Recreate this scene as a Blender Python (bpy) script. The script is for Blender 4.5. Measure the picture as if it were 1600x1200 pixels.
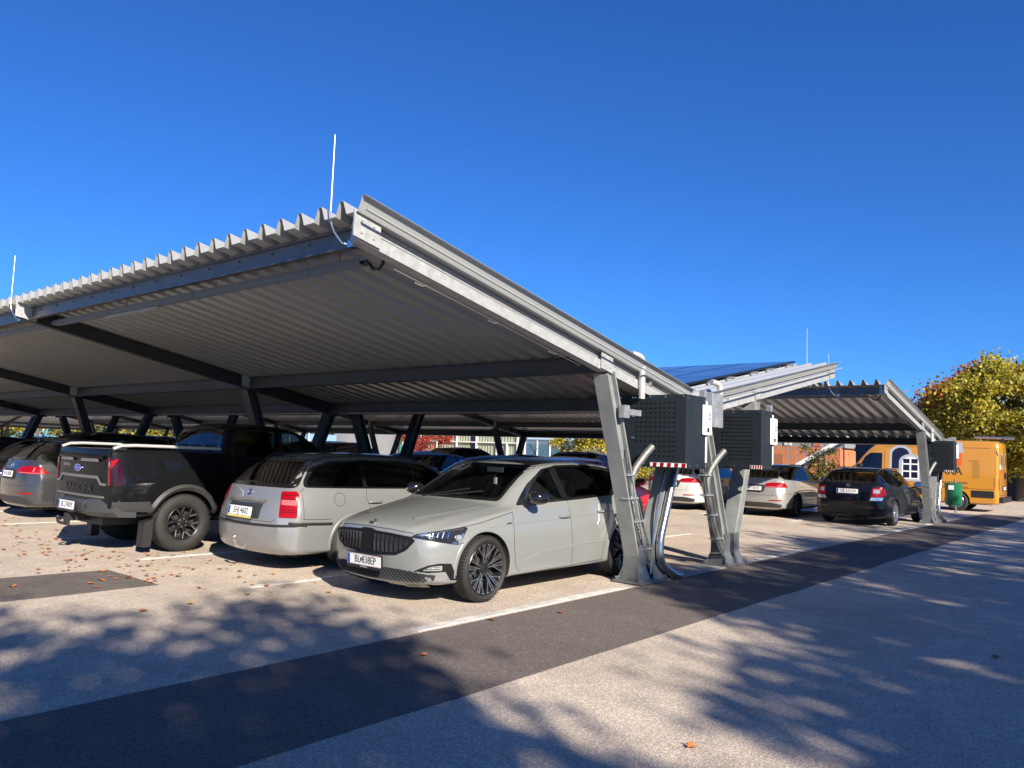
import bpy, bmesh, math, random
from mathutils import Vector as V, Matrix
from mathutils.bvhtree import BVHTree
from mathutils.geometry import delaunay_2d_cdt
R_ = math.radians
for o in list(bpy.data.objects): bpy.data.objects.remove(o)
scene = bpy.context.scene
col = scene.collection
# ---------------------------------------------------------------- camera
# world axes: X = along the parked cars (away, right), Y = along the carport (away, left), Z = up
RT = ((0.64114307, -0.09013222, 0.76211006), (-0.76656108, -0.02820742, 0.6415516), (0.03632731, 0.99553027, 0.08717684))
cam = bpy.data.cameras.new('camera'); cam.sensor_width = 36; cam.lens = 1212.8 / 1600 * 36
cam.clip_end = 3000; cam.clip_start = 0.05
co = bpy.data.objects.new('camera', cam); col.objects.link(co)
r_, u_, f_ = [V([RT[k][j] for k in range(3)]).normalized() for j in range(3)]
m = Matrix((r_, u_, -f_)).transposed().to_4x4(); m.translation = V((0, 0, 1.533)); co.matrix_world = m
scene.camera = co
# ---------------------------------------------------------------- sky and sun
SUN = V((-0.74, -1.65, 1.0)).normalized()
elev = math.asin(SUN.z); az = math.atan2(SUN.x, SUN.y)
w = bpy.data.worlds.new("World"); scene.world = w; w.use_nodes = True
nt = w.node_tree; bg = nt.nodes['Background']
sky = nt.nodes.new('ShaderNodeTexSky'); sky.sky_type = 'NISHITA'; sky.sun_disc = False
sky.sun_elevation = elev; sky.sun_rotation = az; sky.air_density = 1.0; sky.dust_density = 0.25; sky.ozone_density = 3.0; sky.altitude = 300
hs = nt.nodes.new('ShaderNodeMix'); hs.data_type = 'RGBA'; hs.blend_type = 'MULTIPLY'; hs.inputs[0].default_value = 1; hs.inputs[7].default_value = (.28, .73, 1.44, 1)
nt.links.new(sky.outputs[0], hs.inputs[6]); nt.links.new(hs.outputs[2], bg.inputs[0]); bg.inputs[1].default_value = 0.050
sl = bpy.data.lights.new('sun', 'SUN'); sl.energy = 5.0; sl.angle = R_(0.53); sl.color = (1.0, 0.90, 0.76)
so = bpy.data.objects.new('sun', sl); col.objects.link(so); so.rotation_euler = SUN.to_track_quat('Z', 'Y').to_euler(); so.location = (0, 0, 40)
scene.view_settings.view_transform = 'Standard'; scene.view_settings.look = 'None'; scene.view_settings.exposure = 1.11; scene.view_settings.gamma = 1
scene.render.resolution_x = 1024; scene.render.resolution_y = 768
# ---------------------------------------------------------------- materials
MATS = {}
def mat(name, c=(.5, .5, .5), rough=.5, metal=0., coat=0., spec=.5, var=0., vs=8., bump=0., bs=60., stretch=None, coatr=.05):
    if name in MATS: return MATS[name]
    m = bpy.data.materials.new(name); m.use_nodes = True; n = m.node_tree; b = n.nodes['Principled BSDF']
    b.inputs['Base Color'].default_value = (*c, 1); b.inputs['Roughness'].default_value = rough; b.inputs['Metallic'].default_value = metal
    b.inputs['Coat Weight'].default_value = coat; b.inputs['Coat Roughness'].default_value = coatr; b.inputs['Specular IOR Level'].default_value = spec
    if var or bump:
        tc = n.nodes.new('ShaderNodeTexCoord'); mp = n.nodes.new('ShaderNodeMapping')
        n.links.new(tc.outputs['Object'], mp.inputs[0])
        if stretch: mp.inputs['Scale'].default_value = stretch
    if var:
        t = n.nodes.new('ShaderNodeTexNoise'); t.inputs['Scale'].default_value = vs; t.inputs['Detail'].default_value = 6; t.inputs['Roughness'].default_value = .62
        n.links.new(mp.outputs[0], t.inputs['Vector'])
        r = n.nodes.new('ShaderNodeMapRange'); r.inputs[1].default_value = .3; r.inputs[2].default_value = .7; r.inputs[3].default_value = 1 - var; r.inputs[4].default_value = 1 + var
        n.links.new(t.outputs[0], r.inputs[0])
        mx = n.nodes.new('ShaderNodeMix'); mx.data_type = 'RGBA'; mx.blend_type = 'MULTIPLY'; mx.inputs[0].default_value = 1; mx.inputs[6].default_value = (*c, 1)
        n.links.new(r.outputs[0], mx.inputs[7]); n.links.new(mx.outputs[2], b.inputs['Base Color'])
        r2 = n.nodes.new('ShaderNodeMapRange'); r2.inputs[1].default_value = .3; r2.inputs[2].default_value = .7; r2.inputs[3].default_value = max(0, rough - min(.1, var)); r2.inputs[4].default_value = min(1, rough + min(.12, var))
        n.links.new(t.outputs[0], r2.inputs[0]); n.links.new(r2.outputs[0], b.inputs['Roughness'])
    if bump:
        t2 = n.nodes.new('ShaderNodeTexNoise'); t2.inputs['Scale'].default_value = bs; t2.inputs['Detail'].default_value = 3
        n.links.new(mp.outputs[0], t2.inputs['Vector'])
        bp = n.nodes.new('ShaderNodeBump'); bp.inputs['Strength'].default_value = bump; bp.inputs['Distance'].default_value = .01
        n.links.new(t2.outputs[0], bp.inputs['Height']); n.links.new(bp.outputs[0], b.inputs['Normal'])
    MATS[name] = m; return m
def paint(name, c, metal=0.0, rough=.35, dirt=.0, coat=1.):
    return mat(name, c, rough, metal, coat, .5 if coat > .9 else .08, dirt, 2.2, 0, 60, None, .025)
def glass_mat(name, tint, k=.55):
    if name in MATS: return MATS[name]
    m = bpy.data.materials.new(name); m.use_nodes = True; n = m.node_tree; n.nodes.remove(n.nodes['Principled BSDF'])
    out = n.nodes['Material Output']; tr = n.nodes.new('ShaderNodeBsdfTransparent'); tr.inputs[0].default_value = (*[t * k for t in tint], 1)
    gl = n.nodes.new('ShaderNodeBsdfGlossy'); gl.inputs['Roughness'].default_value = .015
    fr = n.nodes.new('ShaderNodeFresnel'); ge = n.nodes.new('ShaderNodeNewGeometry'); mi = n.nodes.new('ShaderNodeMath'); mi.operation = 'MULTIPLY_ADD'; mi.inputs[1].default_value = -.8333; mi.inputs[2].default_value = 1.5; n.links.new(ge.outputs['Backfacing'], mi.inputs[0]); n.links.new(mi.outputs[0], fr.inputs[0])
    ml = n.nodes.new('ShaderNodeMath'); ml.operation = 'MULTIPLY_ADD'; ml.inputs[1].default_value = 1.15; ml.inputs[2].default_value = .02
    mx = n.nodes.new('ShaderNodeMixShader'); n.links.new(fr.outputs[0], ml.inputs[0]); n.links.new(ml.outputs[0], mx.inputs[0]); n.links.new(tr.outputs[0], mx.inputs[1]); n.links.new(gl.outputs[0], mx.inputs[2]); n.links.new(mx.outputs[0], out.inputs[0])
    MATS[name] = m; return m
GALV = mat('galvanised_steel', (.36, .375, .385), .45, .6, var=.16, vs=9)
GALVD = mat('weathered_steel', (.19, .20, .205), .5, .6, var=.2, vs=5)
STEEL = mat('steel_shaft', (.12, .13, .145), .4, .7, var=.22, vs=4)
DECK = mat('deck_sheet', (.48, .495, .49), .29, .5)
DARK = mat('black_plastic', (.014, .0145, .016), .5, bump=.15, bs=300)
TRIM = mat('grey_plastic', (.028, .029, .031), .55, var=.1)
GLOSS = mat('gloss_black', (.006, .006, .007), .08, coat=1)
RUB = mat('tyre_rubber', (.015, .0145, .014), .75, var=.25, vs=12, bump=.2, bs=120)
INTER = mat('car_interior', (.018, .018, .019), .8)
SEAM = mat('panel_seam', (.008, .008, .009), .7)
CHR = mat('bright_metal', (.75, .76, .78), .16, 1.)
ALU = mat('alloy_metal', (.52, .53, .55), .3, .9)
ALUD = mat('dark_alloy', (.03, .031, .033), .3, .6)
REDL = mat('red_lens', (.24, .002, .005), .25, coat=.25, spec=.2)
REDD = mat('dark_red_lens', (.022, .001, .002), .15, coat=.5)
CLEAR = mat('clear_lens', (.55, .56, .58), .08, .6, coat=1)
LAMPD = mat('lamp_housing', (.03, .034, .05), .08, .5, coat=1)
WHITE = mat('white_plate', (.72, .71, .69), .45)
BLUE = mat('plate_blue', (.01, .05, .35), .4)
INK = mat('black_ink', (.01, .01, .01), .5)
YEL = mat('yellow_strip', (.6, .5, .12), .5)
ROOFB = mat('roof_black', (.006, .006, .007), .22, spec=.3)
ANTH = mat('anthracite_cabinet', (.014, .019, .025), .55, 0, spec=.22, var=.10, vs=3)
BAR = mat('grille_bar_black', (.006, .006, .007), .6, spec=.2)
TRAY = mat('sky_tinted_tray_steel', (.17, .22, .31), .4, .2)  # bluish base colour carries the sky reflection on the tray
BEAM = mat('shade_darkened_steel', (.028, .031, .038), .5, .2, var=.15, vs=4)  # darker copy of the steel: roof shade put into the colour of inner members
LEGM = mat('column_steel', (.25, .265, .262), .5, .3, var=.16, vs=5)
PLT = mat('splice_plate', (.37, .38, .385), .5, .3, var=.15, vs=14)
GLS = glass_mat('car_glass', (.75, .85, .85), .36)
GLSD = glass_mat('privacy_glass', (.6, .65, .7), .10)
OPQ = mat('dark_glass', (.004, .005, .006), .04, coat=1)
# ---------------------------------------------------------------- mesh helpers
class MB:
    def __init__(s): s.v = []; s.f = []; s.mi = []; s.k = 0
    def add(s, vs, fs, mi=None):
        b = len(s.v); s.v += [tuple(p) for p in vs]; s.f += [tuple(i + b for i in f) for f in fs]; s.mi += [s.k if mi is None else mi] * len(fs); return s
    def box(s, x0, x1, y0, y1, z0, z1, M=None):
        vs = [V((x, y, z)) for x in (x0, x1) for y in (y0, y1) for z in (z0, z1)]
        if M: vs = [M @ p for p in vs]
        return s.add(vs, [(0, 1, 3, 2), (4, 6, 7, 5), (0, 4, 5, 1), (2, 3, 7, 6), (0, 2, 6, 4), (1, 5, 7, 3)])
    def bar(s, a, b, w, h, up=(0, 0, 1)):
        a, b = V(a), V(b); d = (b - a).normalized(); u = V(up); sd = d.cross(u).normalized(); u = sd.cross(d)
        vs = [p + sd * (i * w / 2) + u * (j * h / 2) for p in (a, b) for i in (-1, 1) for j in (-1, 1)]
        return s.add(vs, [(0, 1, 3, 2), (4, 6, 7, 5), (0, 4, 5, 1), (2, 3, 7, 6), (0, 2, 6, 4), (1, 5, 7, 3)])
    def tube(s, path, r, n=10, caps=True, closed=False):
        P = [V(p) for p in path]; rs = r if isinstance(r, (list, tuple)) else [r] * len(P); vs = []; u = None
        for i, p in enumerate(P):
            d = (P[min(i + 1, len(P) - 1)] - P[max(i - 1, 0)]).normalized()
            if u is None: u = d.orthogonal().normalized()
            else: u = (u - d * u.dot(d)).normalized()
            w_ = d.cross(u)
            vs += [p + (u * math.cos(t) + w_ * math.sin(t)) * rs[i] for t in (2 * math.pi * k / n for k in range(n))]
        fs = [(i * n + k, i * n + (k + 1) % n, (i + 1) * n + (k + 1) % n, (i + 1) * n + k) for i in range(len(P) - 1) for k in range(n)]
        if caps: fs += [tuple(range(n))[::-1], tuple(range((len(P) - 1) * n, len(P) * n))]
        return s.add(vs, fs)
    def prism(s, poly, fn, t0, t1):
        n = len(poly); vs = [fn(a, b, t) for t in (t0, t1) for a, b in poly]
        return s.add(vs, [tuple(range(n))[::-1], tuple(range(n, 2 * n))] + [(i, (i + 1) % n, (i + 1) % n + n, i + n) for i in range(n)])
    def lathe(s, prof, n=48, fn=lambda r, a, h: (r * math.cos(a), h, r * math.sin(a)), closed=False):
        m = len(prof); vs = [fn(r, 2 * math.pi * k / n, h) for k in range(n) for r, h in prof]
        rg = range(m if closed else m - 1)
        return s.add(vs, [(k * m + i, ((k + 1) % n) * m + i, ((k + 1) % n) * m + (i + 1) % m, k * m + (i + 1) % m) for k in range(n) for i in rg])
    def build(s, name, mt, parent=None, smooth=False, bevel=0, angle=40, solid=0):
        me = bpy.data.meshes.new(name); me.from_pydata([tuple(p) for p in s.v], [], s.f)
        for m_ in (mt if isinstance(mt, (list, tuple)) else [mt]): me.materials.append(m_)
        me.polygons.foreach_set('material_index', s.mi)
        bm = bmesh.new(); bm.from_mesh(me); bmesh.ops.recalc_face_normals(bm, faces=bm.faces); bm.to_mesh(me); bm.free()
        o = bpy.data.objects.new(name, me); col.objects.link(o)
        if parent: o.parent = parent
        if smooth:
            me.polygons.foreach_set('use_smooth', [True] * len(me.polygons))
            try: me.set_sharp_from_angle(angle=R_(angle))
            except Exception: pass
        if solid:
            md = o.modifiers.new('s', 'SOLIDIFY'); md.thickness = solid; md.offset = 0
        if bevel:
            md = o.modifiers.new('b', 'BEVEL'); md.width = bevel; md.segments = 2; md.limit_method = 'ANGLE'; md.angle_limit = R_(35); md.harden_normals = False
        return o
def tag(o, label=None, cat=None, group=None, kind=None):
    for k, v in (('label', label), ('category', cat), ('group', group), ('kind', kind)):
        if v: o[k] = v
    return o
def empty(name, loc=(0, 0, 0), rz=0, label=None, cat=None, group=None):
    o = bpy.data.objects.new(name, None); col.objects.link(o); o.location = loc; o.rotation_euler = (0, 0, rz); o.empty_display_size = .3
    return tag(o, label, cat, group)
def kids(o): return [c for c in bpy.data.objects if c.parent == o]
def copy_tree(o, parent=None):
    c = o.copy(); col.objects.link(c); c.parent = parent
    for ch in kids(o): copy_tree(ch, c)
    return c
def text_mesh(s, size, align='CENTER'):
    cu = bpy.data.curves.new('t', 'FONT'); cu.body = s; cu.size = size; cu.align_x = align; cu.align_y = 'CENTER'; cu.resolution_u = 2
    o = bpy.data.objects.new('t', cu); col.objects.link(o); bpy.context.view_layer.update()
    me = bpy.data.meshes.new_from_object(o.evaluated_get(bpy.context.evaluated_depsgraph_get())); bpy.data.objects.remove(o)
    return [v.co.copy() for v in me.vertices], [tuple(p.vertices) for p in me.polygons]
def lettering(s, size, fn, mt, parent, name='lettering', bold=.0, sx=1.):
    vs, fs = text_mesh(s, size); b = MB()
    offs = [(0, 0)] if not bold else [(0, 0), (bold, 0)]
    for k, (ox, oy) in enumerate(offs): b.add([fn(v.x * sx + ox, v.y + oy, k * .0004) for v in vs], fs)
    return b.build(name, mt, parent)
def evalmesh(o):
    bpy.context.view_layer.update(); dg = bpy.context.evaluated_depsgraph_get()
    return bpy.data.meshes.new_from_object(o.evaluated_get(dg))
VAN = (33.2, 10.45, 0)
SHADERS = ((-5.1, -11.2, 10.3, 3.0, 9.0, 66, 120), (-.3, -15.0, 10.2, 2.8, 9.0, 50, 130), (2.9, -12.5, 10.2, 2.8, 9.0, 54, 120), (7.6, -13.2, 10.4, 3.6, 9.0, 70, 125), (13.5, -13.2, 10.4, 3.9, 9.0, 66, 120), (21, -13.2, 10.6, 4.5, 9.0, 70, 115), (4.3, -16.2, 10.2, 2.9, 9.0, 48, 130), (-2.6, -15.2, 9.8, 1.6, 9.0, 15, 110))
SPLIT = ('roof_rail', 'arch_lip', 'grille_bar', 'wheel_arch_trim', 'wiper', 'body_crease', 'door_crease', 'panel_gap', 'screen_post', 'mullion', 'handrail', 'stringer', 'support_post', 'bumper_step')
# ---------------------------------------------------------------- vehicle toolkit (local frame: nose at x=0, tail at x=L, y across, z up)
def inpoly(p, poly):
    x, y = p; c = False; n = len(poly)
    for i in range(n):
        x1, y1 = poly[i]; x2, y2 = poly[(i + 1) % n]
        if (y1 > y) != (y2 > y) and x < (x2 - x1) * (y - y1) / (y2 - y1) + x1: c = not c
    return c
def chk(poly, n=1, q=.25):
    for _ in range(n):
        o = []
        for i in range(len(poly)):
            a, b = poly[i], poly[(i + 1) % len(poly)]
            o += [(a[0] + (b[0] - a[0]) * q, a[1] + (b[1] - a[1]) * q), (b[0] - (b[0] - a[0]) * q, b[1] - (b[1] - a[1]) * q)]
        poly = o
    return poly
def rnd(poly, r=.03, n=3):
    o = []; L = len(poly)
    for i in range(L):
        a, b, c = V(poly[i - 1]), V(poly[i]), V(poly[(i + 1) % L])
        d1, d2 = a - b, c - b; k = min(r, d1.length * .45, d2.length * .45)
        p, q = b + d1.normalized() * k, b + d2.normalized() * k
        for j in range(n + 1):
            t = j / n; o.append(tuple(p * (1 - t) ** 2 + b * 2 * t * (1 - t) + q * t * t))
    return o
def inset(poly, d):
    n = len(poly); A = sum(poly[i][0] * poly[(i + 1) % n][1] - poly[(i + 1) % n][0] * poly[i][1] for i in range(n)); s = 1 if A > 0 else -1; o = []
    for i in range(n):
        a, b, c = V(poly[i - 1]), V(poly[i]), V(poly[(i + 1) % n]); e1 = (b - a).normalized(); e2 = (c - b).normalized()
        n1 = V((-e1.y, e1.x)) * s; n2 = V((-e2.y, e2.x)) * s; h = (n1 + n2); k = h.length
        h = h / k if k > 1e-6 else n1; cs = max(.4, h.dot(n1)); o.append(tuple(b + h * (d / cs)))
    return o
def circ(cx, cy, rx, ry=None, n=20): return [(cx + rx * math.cos(2 * math.pi * i / n), cy + (ry or rx) * math.sin(2 * math.pi * i / n)) for i in range(n)]
def dens(pts, res, closed=True):
    o = []; n = len(pts)
    for i in range(n if closed else n - 1):
        a, b = V(pts[i]), V(pts[(i + 1) % n]); k = max(1, int((b - a).length / res))
        o += [tuple(a.lerp(b, j / k)) for j in range(k)]
    if not closed: o.append(tuple(pts[-1]))
    return o
class Body:
    def __init__(s, root, st, paintm, lvl=3, cr=(.35, .5, .4), name='body', extra=()):
        s.root = root; s.bools = []; vs = []; ring = []
        for t in st:
            x, bow, zb, w_, zm, zc, wb, zbe, wr, zr, zt = t[:11]
            wc = w_ * .988 if wb > .9 * w_ else (w_ + wb) / 2 * 1.02
            pr = [(0, zb), (.8 * w_, zb), (.968 * w_, zb + .06), (w_, zm), (wc, zc), (wb, zbe), (wr, zr), (.55 * wr, zt - .24 * (zt - zr)), (0, zt)]
            ids = []
            for j, (y, z) in enumerate(pr):
                ids.append(len(vs)); vs.append((x + bow * (y / .9) ** 2.6, y, z))
            for j in range(7, 0, -1):
                y, z = pr[j]; ids.append(len(vs)); vs.append((x + bow * (y / .9) ** 2.6, -y, z))
            ring.append(ids)
        fs = []
        for a, b in zip(ring, ring[1:]): fs += [(a[k], a[(k + 1) % 16], b[(k + 1) % 16], b[k]) for k in range(16)]
        for rg in (ring[0], ring[-1]):
            fs += [(rg[0], rg[1], rg[7], rg[8]), (rg[0], rg[15], rg[9], rg[8])]
            for a in (lambda k: rg[k], lambda k: rg[16 - k]): fs += [(a(1), a(2), a(6), a(7)), (a(2), a(3), a(5), a(6)), (a(3), a(4), a(5))]
        me = bpy.data.meshes.new(name); me.from_pydata(vs, [], fs); bm = bmesh.new(); bm.from_mesh(me); bmesh.ops.recalc_face_normals(bm, faces=bm.faces)
        cl = bm.edges.layers.float.get('crease_edge') or bm.edges.layers.float.new('crease_edge'); bm.verts.ensure_lookup_table()
        def crs(a, b, v):
            e = bm.edges.get((bm.verts[a], bm.verts[b]))
            if e: e[cl] = v
        for a, b in zip(ring, ring[1:]):
            for j, v in ((2, .5), (4, cr[0]), (5, cr[1]), (6, cr[2])):
                crs(a[j], b[j], v); crs(a[16 - j], b[16 - j], v)
        for (si, j0, j1, v) in extra:
            for j in range(j0, j1): crs(ring[si][j], ring[si][j + 1], v); crs(ring[si][(16 - j) % 16], ring[si][15 - j], v)
        bm.to_mesh(me); bm.free()
        o = bpy.data.objects.new(name, me); col.objects.link(o); md = o.modifiers.new('s', 'SUBSURF'); md.levels = lvl; md.render_levels = lvl
        m2 = evalmesh(o); o.modifiers.clear(); m2.name = name; o.data = m2; bpy.data.meshes.remove(me)
        m2.materials.clear(); m2.materials.append(paintm); m2.materials.append(INTER)
        m2.polygons.foreach_set('use_smooth', [True] * len(m2.polygons)); s.o = o; o.parent = root
        bm = bmesh.new(); bm.from_mesh(m2); s.bvh = BVHTree.FromBMesh(bm); bm.free()
    def P(s, ax, a, b, off=0.):
        if ax == 'L': o, d = V((a, -4, b)), V((0, 1, 0))
        elif ax == 'R': o, d = V((a, 4, b)), V((0, -1, 0))
        elif ax == 'F': o, d = V((-4, a, b)), V((1, 0, 0))
        elif ax == 'B': o, d = V((12, a, b)), V((-1, 0, 0))
        elif ax == 'T': o, d = V((a, b, 6)), V((0, 0, -1))
        else:  # ('A', degrees, side, cx): looking into the corner; a runs outward along the corner, b = z
            _, deg, sd, cx = ax; t = R_(deg); sg = 1 if cx < 1.5 else -1
            d = V((sg * math.cos(t), -sd * math.sin(t), 0)); rr = V((sg * math.sin(t), sd * math.cos(t), 0)); o = V((cx, 0, b)) + rr * a - d * 6
        h, n, i, _ = s.bvh.ray_cast(o, d)
        if h is None: return None
        if n.dot(d) > 0: n = -n
        return h + n * off
    def _build(s, b, name, mt, parent, smooth=True): return b.build(name, mt, parent or s.root, smooth=smooth, angle=50)
    def panel(s, ax, poly, mt, name, parent=None, off=.004, holes=(), res=.05, fn=None, lim=None):
        lim = lim or 2.6 * res
        pts = dens(poly, res); edges = [(i, (i + 1) % len(pts)) for i in range(len(pts))]
        for h in holes:
            k = len(pts); hp = dens(h, res); pts += hp; edges += [(k + i, k + (i + 1) % len(hp)) for i in range(len(hp))]
        xs = [p[0] for p in poly]; ys = [p[1] for p in poly]; x = min(xs) + res * .5
        while x < max(xs):
            y = min(ys) + res * .5
            while y < max(ys):
                if inpoly((x, y), poly): pts.append((x, y))
                y += res
            x += res
        vv, _, ff, *_ = delaunay_2d_cdt([V(p) for p in pts], edges, [], 0, 1e-5)
        P3 = [s.P(ax, v.x, v.y, off if fn is None else fn(v.x, v.y)) for v in vv]; b = MB(); idx = {}; vs = []
        fs = []
        for f in ff:
            c = sum((vv[i] for i in f), V((0, 0))) / len(f)
            if not inpoly(c, poly) or any(inpoly(c, h) for h in holes) or any(P3[i] is None for i in f): continue
            if max((P3[f[0]] - P3[i]).length for i in f) > lim: continue
            for i in f:
                if i not in idx: idx[i] = len(vs); vs.append(P3[i])
            fs.append(tuple(idx[i] for i in f))
        b.add(vs, fs); return s._build(b, name, mt, parent)
    def strip(s, b, ax, pts, w_, off=.0015, h=0., closed=False, res=.04):
        pp = dens(pts, res, closed); n = len(pp); vs = []; k = 3 if h else 2; ok = []
        for i, p in enumerate(pp):
            a = V(pp[(i - 1) % n] if closed or i > 0 else pp[0]); c = V(pp[(i + 1) % n] if closed or i < n - 1 else pp[-1]); t = (c - a)
            t = t.normalized() if t.length > 1e-9 else V((1, 0)); nn = V((-t.y, t.x)) * w_ / 2; p = V(p); q = [p - nn, p, p + nn] if h else [p - nn, p + nn]
            hh = [off, off + h, off] if h else [off, off]; rr = [s.P(ax, q_.x, q_.y, o_) for q_, o_ in zip(q, hh)]; ok.append(all(r is not None for r in rr)); vs += [r or V() for r in rr]
        fs = []
        for i in range(n if closed else n - 1):
            j = (i + 1) % n
            if ok[i] and ok[j] and (vs[i * k] - vs[j * k]).length < .4:
                for q in range(k - 1): fs.append((i * k + q, j * k + q, j * k + q + 1, i * k + q + 1))
        b.add(vs, fs)
    def cut(s, mb, dark=True):
        mb.mi = [1 if dark else 0] * len(mb.f); o = mb.build('cutter', [s.o.data.materials[0], INTER]); s.bools.append(o)
    def arches(s, axs, r, zc, y0=.5, flat=.0):
        b = MB()
        for x in axs:
            pl = [(x + r * math.cos(t), zc + r * math.sin(t)) for t in (2 * math.pi * k / 40 for k in range(40))]
            for y in ((y0, 1.3), (-1.3, -y0)): b.prism(pl, lambda a, c, t: (a, t, c), *y)
        s.cut(b)
    def cabin(s, prof, wl, wt, zl, zt):
        b = MB(); n = len(prof); hw = lambda z: wl + (wt - wl) * (z - zl) / (zt - zl)
        vs = [(x, sg * hw(z), z) for sg in (-1, 1) for x, z in prof]
        b.add(vs, [tuple(range(n))[::-1], tuple(range(n, 2 * n))] + [(i, (i + 1) % n, (i + 1) % n + n, i + n) for i in range(n)]); s.cut(b)
    def opening(s, ax, poly, t0, t1):
        fn = {'S': lambda a, c, t: (a, t, c), 'F': lambda a, c, t: (t, a, c)}[ax]; b = MB(); b.prism(poly, fn, t0, t1)
        if ax == 'S': b.prism(poly, fn, -t0, -t1)
        s.cut(b)
    def finish(s):
        def vol(me):
            bm = bmesh.new(); bm.from_mesh(me); v = bm.calc_volume(); bm.free(); return v
        rg = random.Random(5)
        for c in s.bools:
            v0 = vol(s.o.data); vc = vol(c.data)
            for k in range(7):
                md = s.o.modifiers.new('c', 'BOOLEAN'); md.operation = 'DIFFERENCE'; md.solver = 'EXACT'; md.object = c
                try: md.material_mode = 'INDEX'
                except Exception: pass
                me = evalmesh(s.o); s.o.modifiers.clear(); v = vol(me)
                if v0 - vc * 1.02 <= v < v0 - 1e-4: s.o.data = me; break
                c.location = [rg.uniform(-.004, .004) for _ in range(3)]; c.scale = [1 + rg.uniform(-.003, .003)] * 3
            else: print('CUT FAILED', s.root.name, s.bools.index(c), v0, vc, v)
            bpy.data.objects.remove(c)
        s.bools = []; s.o.data.set_sharp_from_angle(angle=R_(38))
def stations(L, w, zb, zn, zh, xc, xw, zt, xr, zrr, xg, zg, bf, br, wr, bF, bR, zl=None, bow=.26, bowr=-.17):
    """zn nose height, zh cowl height, xc cowl, xw windscreen top, xr end of roof, xg/zg base of rear glass, bF/bR belt heights"""
    lp = lambda a, b, t: a + (b - a) * t; zl = zl or zg - .12; xm = (xw + xr) / 2
    B = lambda x: lp(bF, bR, min(1, max(0, (x - xc) / (xr - xc)))); t1 = .52
    return [
        (0.0, bow, zb + .07, .74 * w, .42, .56, .64 * w, zn - .10, .5 * w, zn - .05, zn - .035),
        (.06, bow, zb + .01, .87 * w, .40, .58, .78 * w, zn - .045, .6 * w, zn + .0, zn + .015),
        (.32, bow * .8, zb, .955 * w, .42, .62, .87 * w, zn + .01, .68 * w, zn + .065, zn + .10),
        (.8, .08, zb, .99 * w, .45, .66, .925 * w, lp(zn + .05, bF, .5), .70 * w, lp(zn + .08, zh, .62) - .03, lp(zn + .1, zh, .62)),
        (xc, .14, zb, w, .46, .69, .945 * w, bF, .80 * w, zh - .035, zh + .005),
        (lp(xc, xw, t1), .12, zb, w, .46, .70, .945 * w, lp(bF, B(xw), t1), lp(.80 * w, wr, t1 * .9), lp(zh - .035, zt - .075, t1) + .02, lp(zh, zt - .02, t1) + .035),
        (xw, .09, zb, w, .46, .70, .945 * w, B(xw), wr, zt - .075, zt - .018),
        (xm, 0, zb, w, .46, .72, .945 * w, B(xm), wr, zt - .055, zt),
        (xr - .35, -.02, zb, w, .46, .73, .94 * w, B(xr - .35), wr * .985, lp(zt, zrr, .6) - .06, lp(zt, zrr, .6)),
        (xr, -.06, zb, .995 * w, .46, .74, .93 * w, bR, wr * .95, zrr - .065, zrr),
        (lp(xr, xg, .55), bowr * .6, zb, .985 * w, .47, .74, .905 * w, bR, lp(wr * .95, .76 * w, .45), lp(zrr - .06, zg, .5), lp(zrr, zg, .5) + .01),
        (xg, bowr * .9, zb + .01, .965 * w, .47, .72, .88 * w, zg - .07, .74 * w, zg - .02, zg),
        (L - .07, bowr, zb + .03, .90 * w, .44, .62, .80 * w, zl - .04, .6 * w, zl - .0, zl + .03),
        (L, bowr, zb + .12, .78 * w, .44, .56, .70 * w, zl - .12, .55 * w, zl - .09, zl - .08)]
def spoke(b, r0, r1, a0, a1, w0, w1, y0, y1, th=.02):
    """flat tapering bar from (r0,a0) to (r1,a1), its face at depth y0 (hub) to y1 (rim)"""
    p, q = V((r0 * math.cos(a0), r0 * math.sin(a0))), V((r1 * math.cos(a1), r1 * math.sin(a1))); d = (q - p).normalized(); n = V((-d.y, d.x))
    c = [(p - n * w0 / 2, y0), (p + n * w0 / 2, y0), (q + n * w1 / 2, y1), (q - n * w1 / 2, y1)]
    b.add([(v.x, y, v.y) for v, y in c] + [(v.x, y - th, v.y) for v, y in c], [(0, 1, 2, 3), (7, 6, 5, 4), (0, 4, 5, 1), (1, 5, 6, 2), (2, 6, 7, 3), (3, 7, 4, 0)])
WC = {}
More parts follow.
